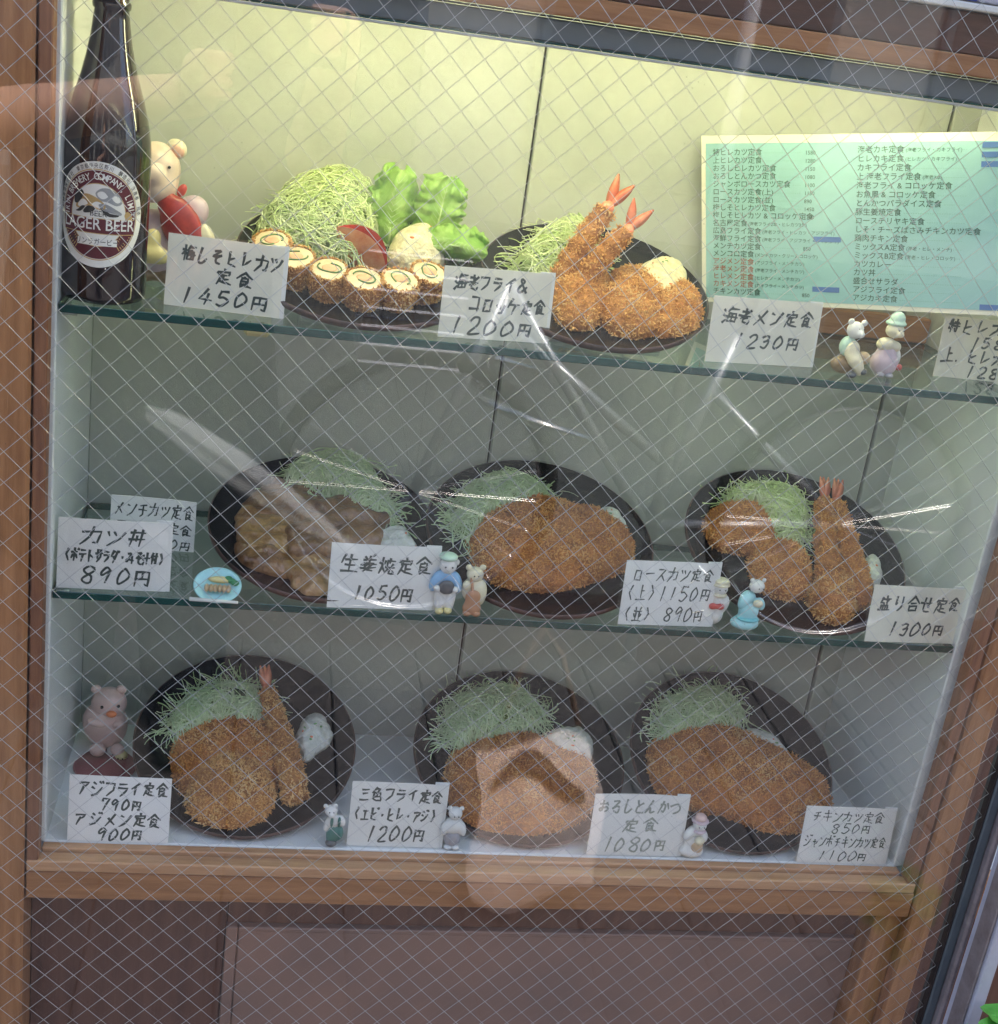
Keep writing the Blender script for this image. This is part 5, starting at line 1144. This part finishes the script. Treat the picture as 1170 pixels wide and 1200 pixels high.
# bag shape added to make the pale patch in the reflection
bc_ = [MR((560, 868), -1.14), MR((700, 862), -1.14), MR((548, 1062), -.90), MR((705, 1050), -.90)]
bag = thing('bag_standin', (bc_[2].x, -.90, bc_[2].z), 'added pale bag shape on the pavement, standing in for an unidentified reflection', 'bag stand-in')
mb = MB(); n = 12; vs = []; bn = Vector((0, .72, .69))
for sgn in (1, -.5):
    for i in range(n+1):
        for j in range(n+1):
            u, v = i/n, j/n; xx_, yy_ = 2*u-1, 2*v-1; xx_, yy_ = xx_*math.sqrt(1-yy_*yy_*.16), yy_*math.sqrt(1-xx_*xx_*.2); u, v = (xx_+1)/2+.05*math.sin(yy_*4+1)*abs(xx_), (yy_+1)/2+.06*math.sin(xx_*3.3); P_ = bc_[2].lerp(bc_[3], u).lerp(bc_[0].lerp(bc_[1], u), v); bul = sgn*.03*max(0, math.sin(math.pi*u)*math.sin(math.pi*v))**.5+(.004*math.sin(u*13+v*4) if sgn > 0 else -.004)
            vs.append(P_+bn*bul)
k0 = (n+1)**2; fs = [(i*(n+1)+j, (i+1)*(n+1)+j, (i+1)*(n+1)+j+1, i*(n+1)+j+1) for i in range(n) for j in range(n)]
fs += [tuple(k0+q for q in f[::-1]) for f in fs]
mb.add(vs, fs); make('bag_body', mb, mat('pale_canvas', (.80, .66, .60), .8, var=(.70, .54, .47), scale=30, bump=.0006, bscale=300), bag, smooth=True)
mb = MB(); tA, tB = bc_[0], bc_[1]
mb.tube([tA+Vector((.03, 0, 0)), tA.lerp(tB, .35)+Vector((0, -.05, .14)), tA.lerp(tB, .5)+Vector((0, -.08, .18)), tA.lerp(tB, .65)+Vector((0, -.05, .14)), tB-Vector((.03, 0, 0))], .006, 6); make('strap', mb, mat('strap_cloth', (.3, .2, .15), .8), bag, smooth=True)

# a bicycle parked at the kerb, seen only as a faint mirror image
hb_ = MR((560, 455), -2.05); bk = thing('bicycle', (hb_.x, -2.05, GROUND), 'silver city bicycle parked on the pavement facing the shop window', 'bicycle')
M_chrome = mat('chrome', (.85, .85, .86), .12, metal=1); M_tyre = mat('tyre_rubber', (.03, .03, .03), .8); M_frame = mat('frame_paint', (.55, .57, .60), .3, metal=.5)
yb = -2.05; wr = .33
def ring(c, r_, tr, n=40, k=8): return [Vector((c[0]+r_*math.cos(2*math.pi*i/n), c[1], c[2]+r_*math.sin(2*math.pi*i/n))) for i in range(n+1)]
fx = hb_.x-.12
for wx in (fx, fx+1.08):
    c_ = (wx, yb, GROUND+wr+.012)
    mb = MB(); mb.tube(ring(c_, wr, .02), .019, 8, False); wo_ = make('wheel', mb, M_tyre, bk, smooth=True)
    mb = MB(); mb.tube(ring(c_, wr-.024, .01), .009, 6, False); make('rim', mb, M_chrome, wo_, smooth=True)
    mb = MB()
    for k in range(24):
        a_ = k*math.pi/12; mb.tube([c_, (wx+(wr-.03)*math.cos(a_), yb, c_[2]+(wr-.03)*math.sin(a_))], .0012, 4)
    tag(make('spokes', mb, M_chrome, wo_), kind='stuff')
g1 = GROUND; hd_ = Vector((fx+.16, yb, g1+.86)); st_ = Vector((fx+.72, yb, g1+.80)); bb_ = Vector((fx+.58, yb, g1+.30)); rr_ = Vector((fx+1.08, yb, g1+.342)); fr_ = Vector((fx, yb, g1+.342))
mb = MB()
for a_, b_ in ((hd_, bb_), (hd_-Vector((-.02, 0, .10)), bb_+Vector((.04, 0, .15))), (bb_, st_), (bb_, rr_), (st_-Vector((.03, 0, .15)), rr_), (hd_, fr_)): mb.tube([a_, b_], .014, 8)
make('frame', mb, M_frame, bk, smooth=True)
hz_ = hb_.z
mb = MB(); mb.tube([hd_, (fx+.13, yb, hz_)], .012, 8); mb.tube([(fx+.34, yb-.27, hz_-.02), (fx+.20, yb-.26, hz_+.01), (fx+.10, yb-.16, hz_+.02), (fx+.13, yb, hz_), (fx+.10, yb+.16, hz_+.02), (fx+.20, yb+.26, hz_+.01), (fx+.34, yb+.27, hz_-.02)], .011, 8); make('handlebar', mb, M_chrome, bk, smooth=True)
mb = MB(); mb.tube([st_, st_+Vector((.03, 0, .12))], .013, 8); mb.ell(st_+Vector((.04, 0, .15)), (.13, .08, .03)); make('saddle', mb, M_lb, bk, smooth=True)
mb = MB(); c_ = Vector((fx-.06, yb, g1+.80))
for k in range(7):
    z_ = -.12+k*.04; mb.tube([c_+Vector((-.11, -.13, z_)), c_+Vector((.11, -.13, z_)), c_+Vector((.11, .13, z_)), c_+Vector((-.11, .13, z_)), c_+Vector((-.11, -.13, z_))], .003, 5)
for i in range(-3, 4):
    for s_ in (-.13, .13): mb.tube([c_+Vector((i*.035, s_, -.12)), c_+Vector((i*.035, s_, .12))], .002, 4)
tag(make('wire_basket', mb, M_chrome, bk), kind='stuff')

ua, ub = MR((170, 478), -1.32), MR((415, 648), -1.20)  # furled shape added to make the pale slanting band in the reflection
um = thing('umbrella_standin', ub, 'furled pale grey umbrella hanging slanted from the person\'s forearm', 'umbrella_standin')
mb = MB(); vs = []; n = 20; d_ = (ub-ua).normalized(); s1 = d_.cross(Vector((0, 1, 0))).normalized(); s2 = d_.cross(s1)
for i in range(n+1):
    t = i/n; r_ = .024*math.sin(math.pi*min(1, .12+t*.86))**.8+.004
    for k in range(20):
        a_ = k/20*6.283+t*1.5; q_ = r_*(1+.22*math.sin(a_*5)); vs.append(ua.lerp(ub, t)+s1*q_*math.cos(a_)+s2*q_*math.sin(a_))
mb.add(vs, [(i*20+k, i*20+(k+1) % 20, (i+1)*20+(k+1) % 20, (i+1)*20+k) for i in range(n) for k in range(20)])
make('canopy', mb, mat('grey_nylon', (.50, .52, .53), .5), um, smooth=True)
mb = MB(); mb.tube([ua-d_*.10, ub+d_*.05], .005, 8); make('shaft', mb, M_chrome, um, smooth=True)

# dark sheet added over the bag to make a dark strip in the reflection
mb = MB(); vs = []; n = 10
for i in range(n+1):
    for j in range(5):
        u, v = .12+.72*i/n, .70+.16*j/4*math.sin(math.pi*(.1+.8*i/n))+.10*math.sin(i*.5)-.04; P_ = bc_[2].lerp(bc_[3], u).lerp(bc_[0].lerp(bc_[1], u), v); vs.append(P_+bn*(.036+.004*math.sin(i*2+j)))
mb.add(vs, [(i*5+j, (i+1)*5+j, (i+1)*5+j+1, i*5+j+1) for i in range(n) for j in range(4)])
o = tag(make('folded_standin', mb, M_jean, smooth=True), 'added dark sheet on the pale bag shape, standing in for a dark reflected strip', 'cloth_standin'); sm_ = o.modifiers.new('t', 'SOLIDIFY'); sm_.thickness = .004
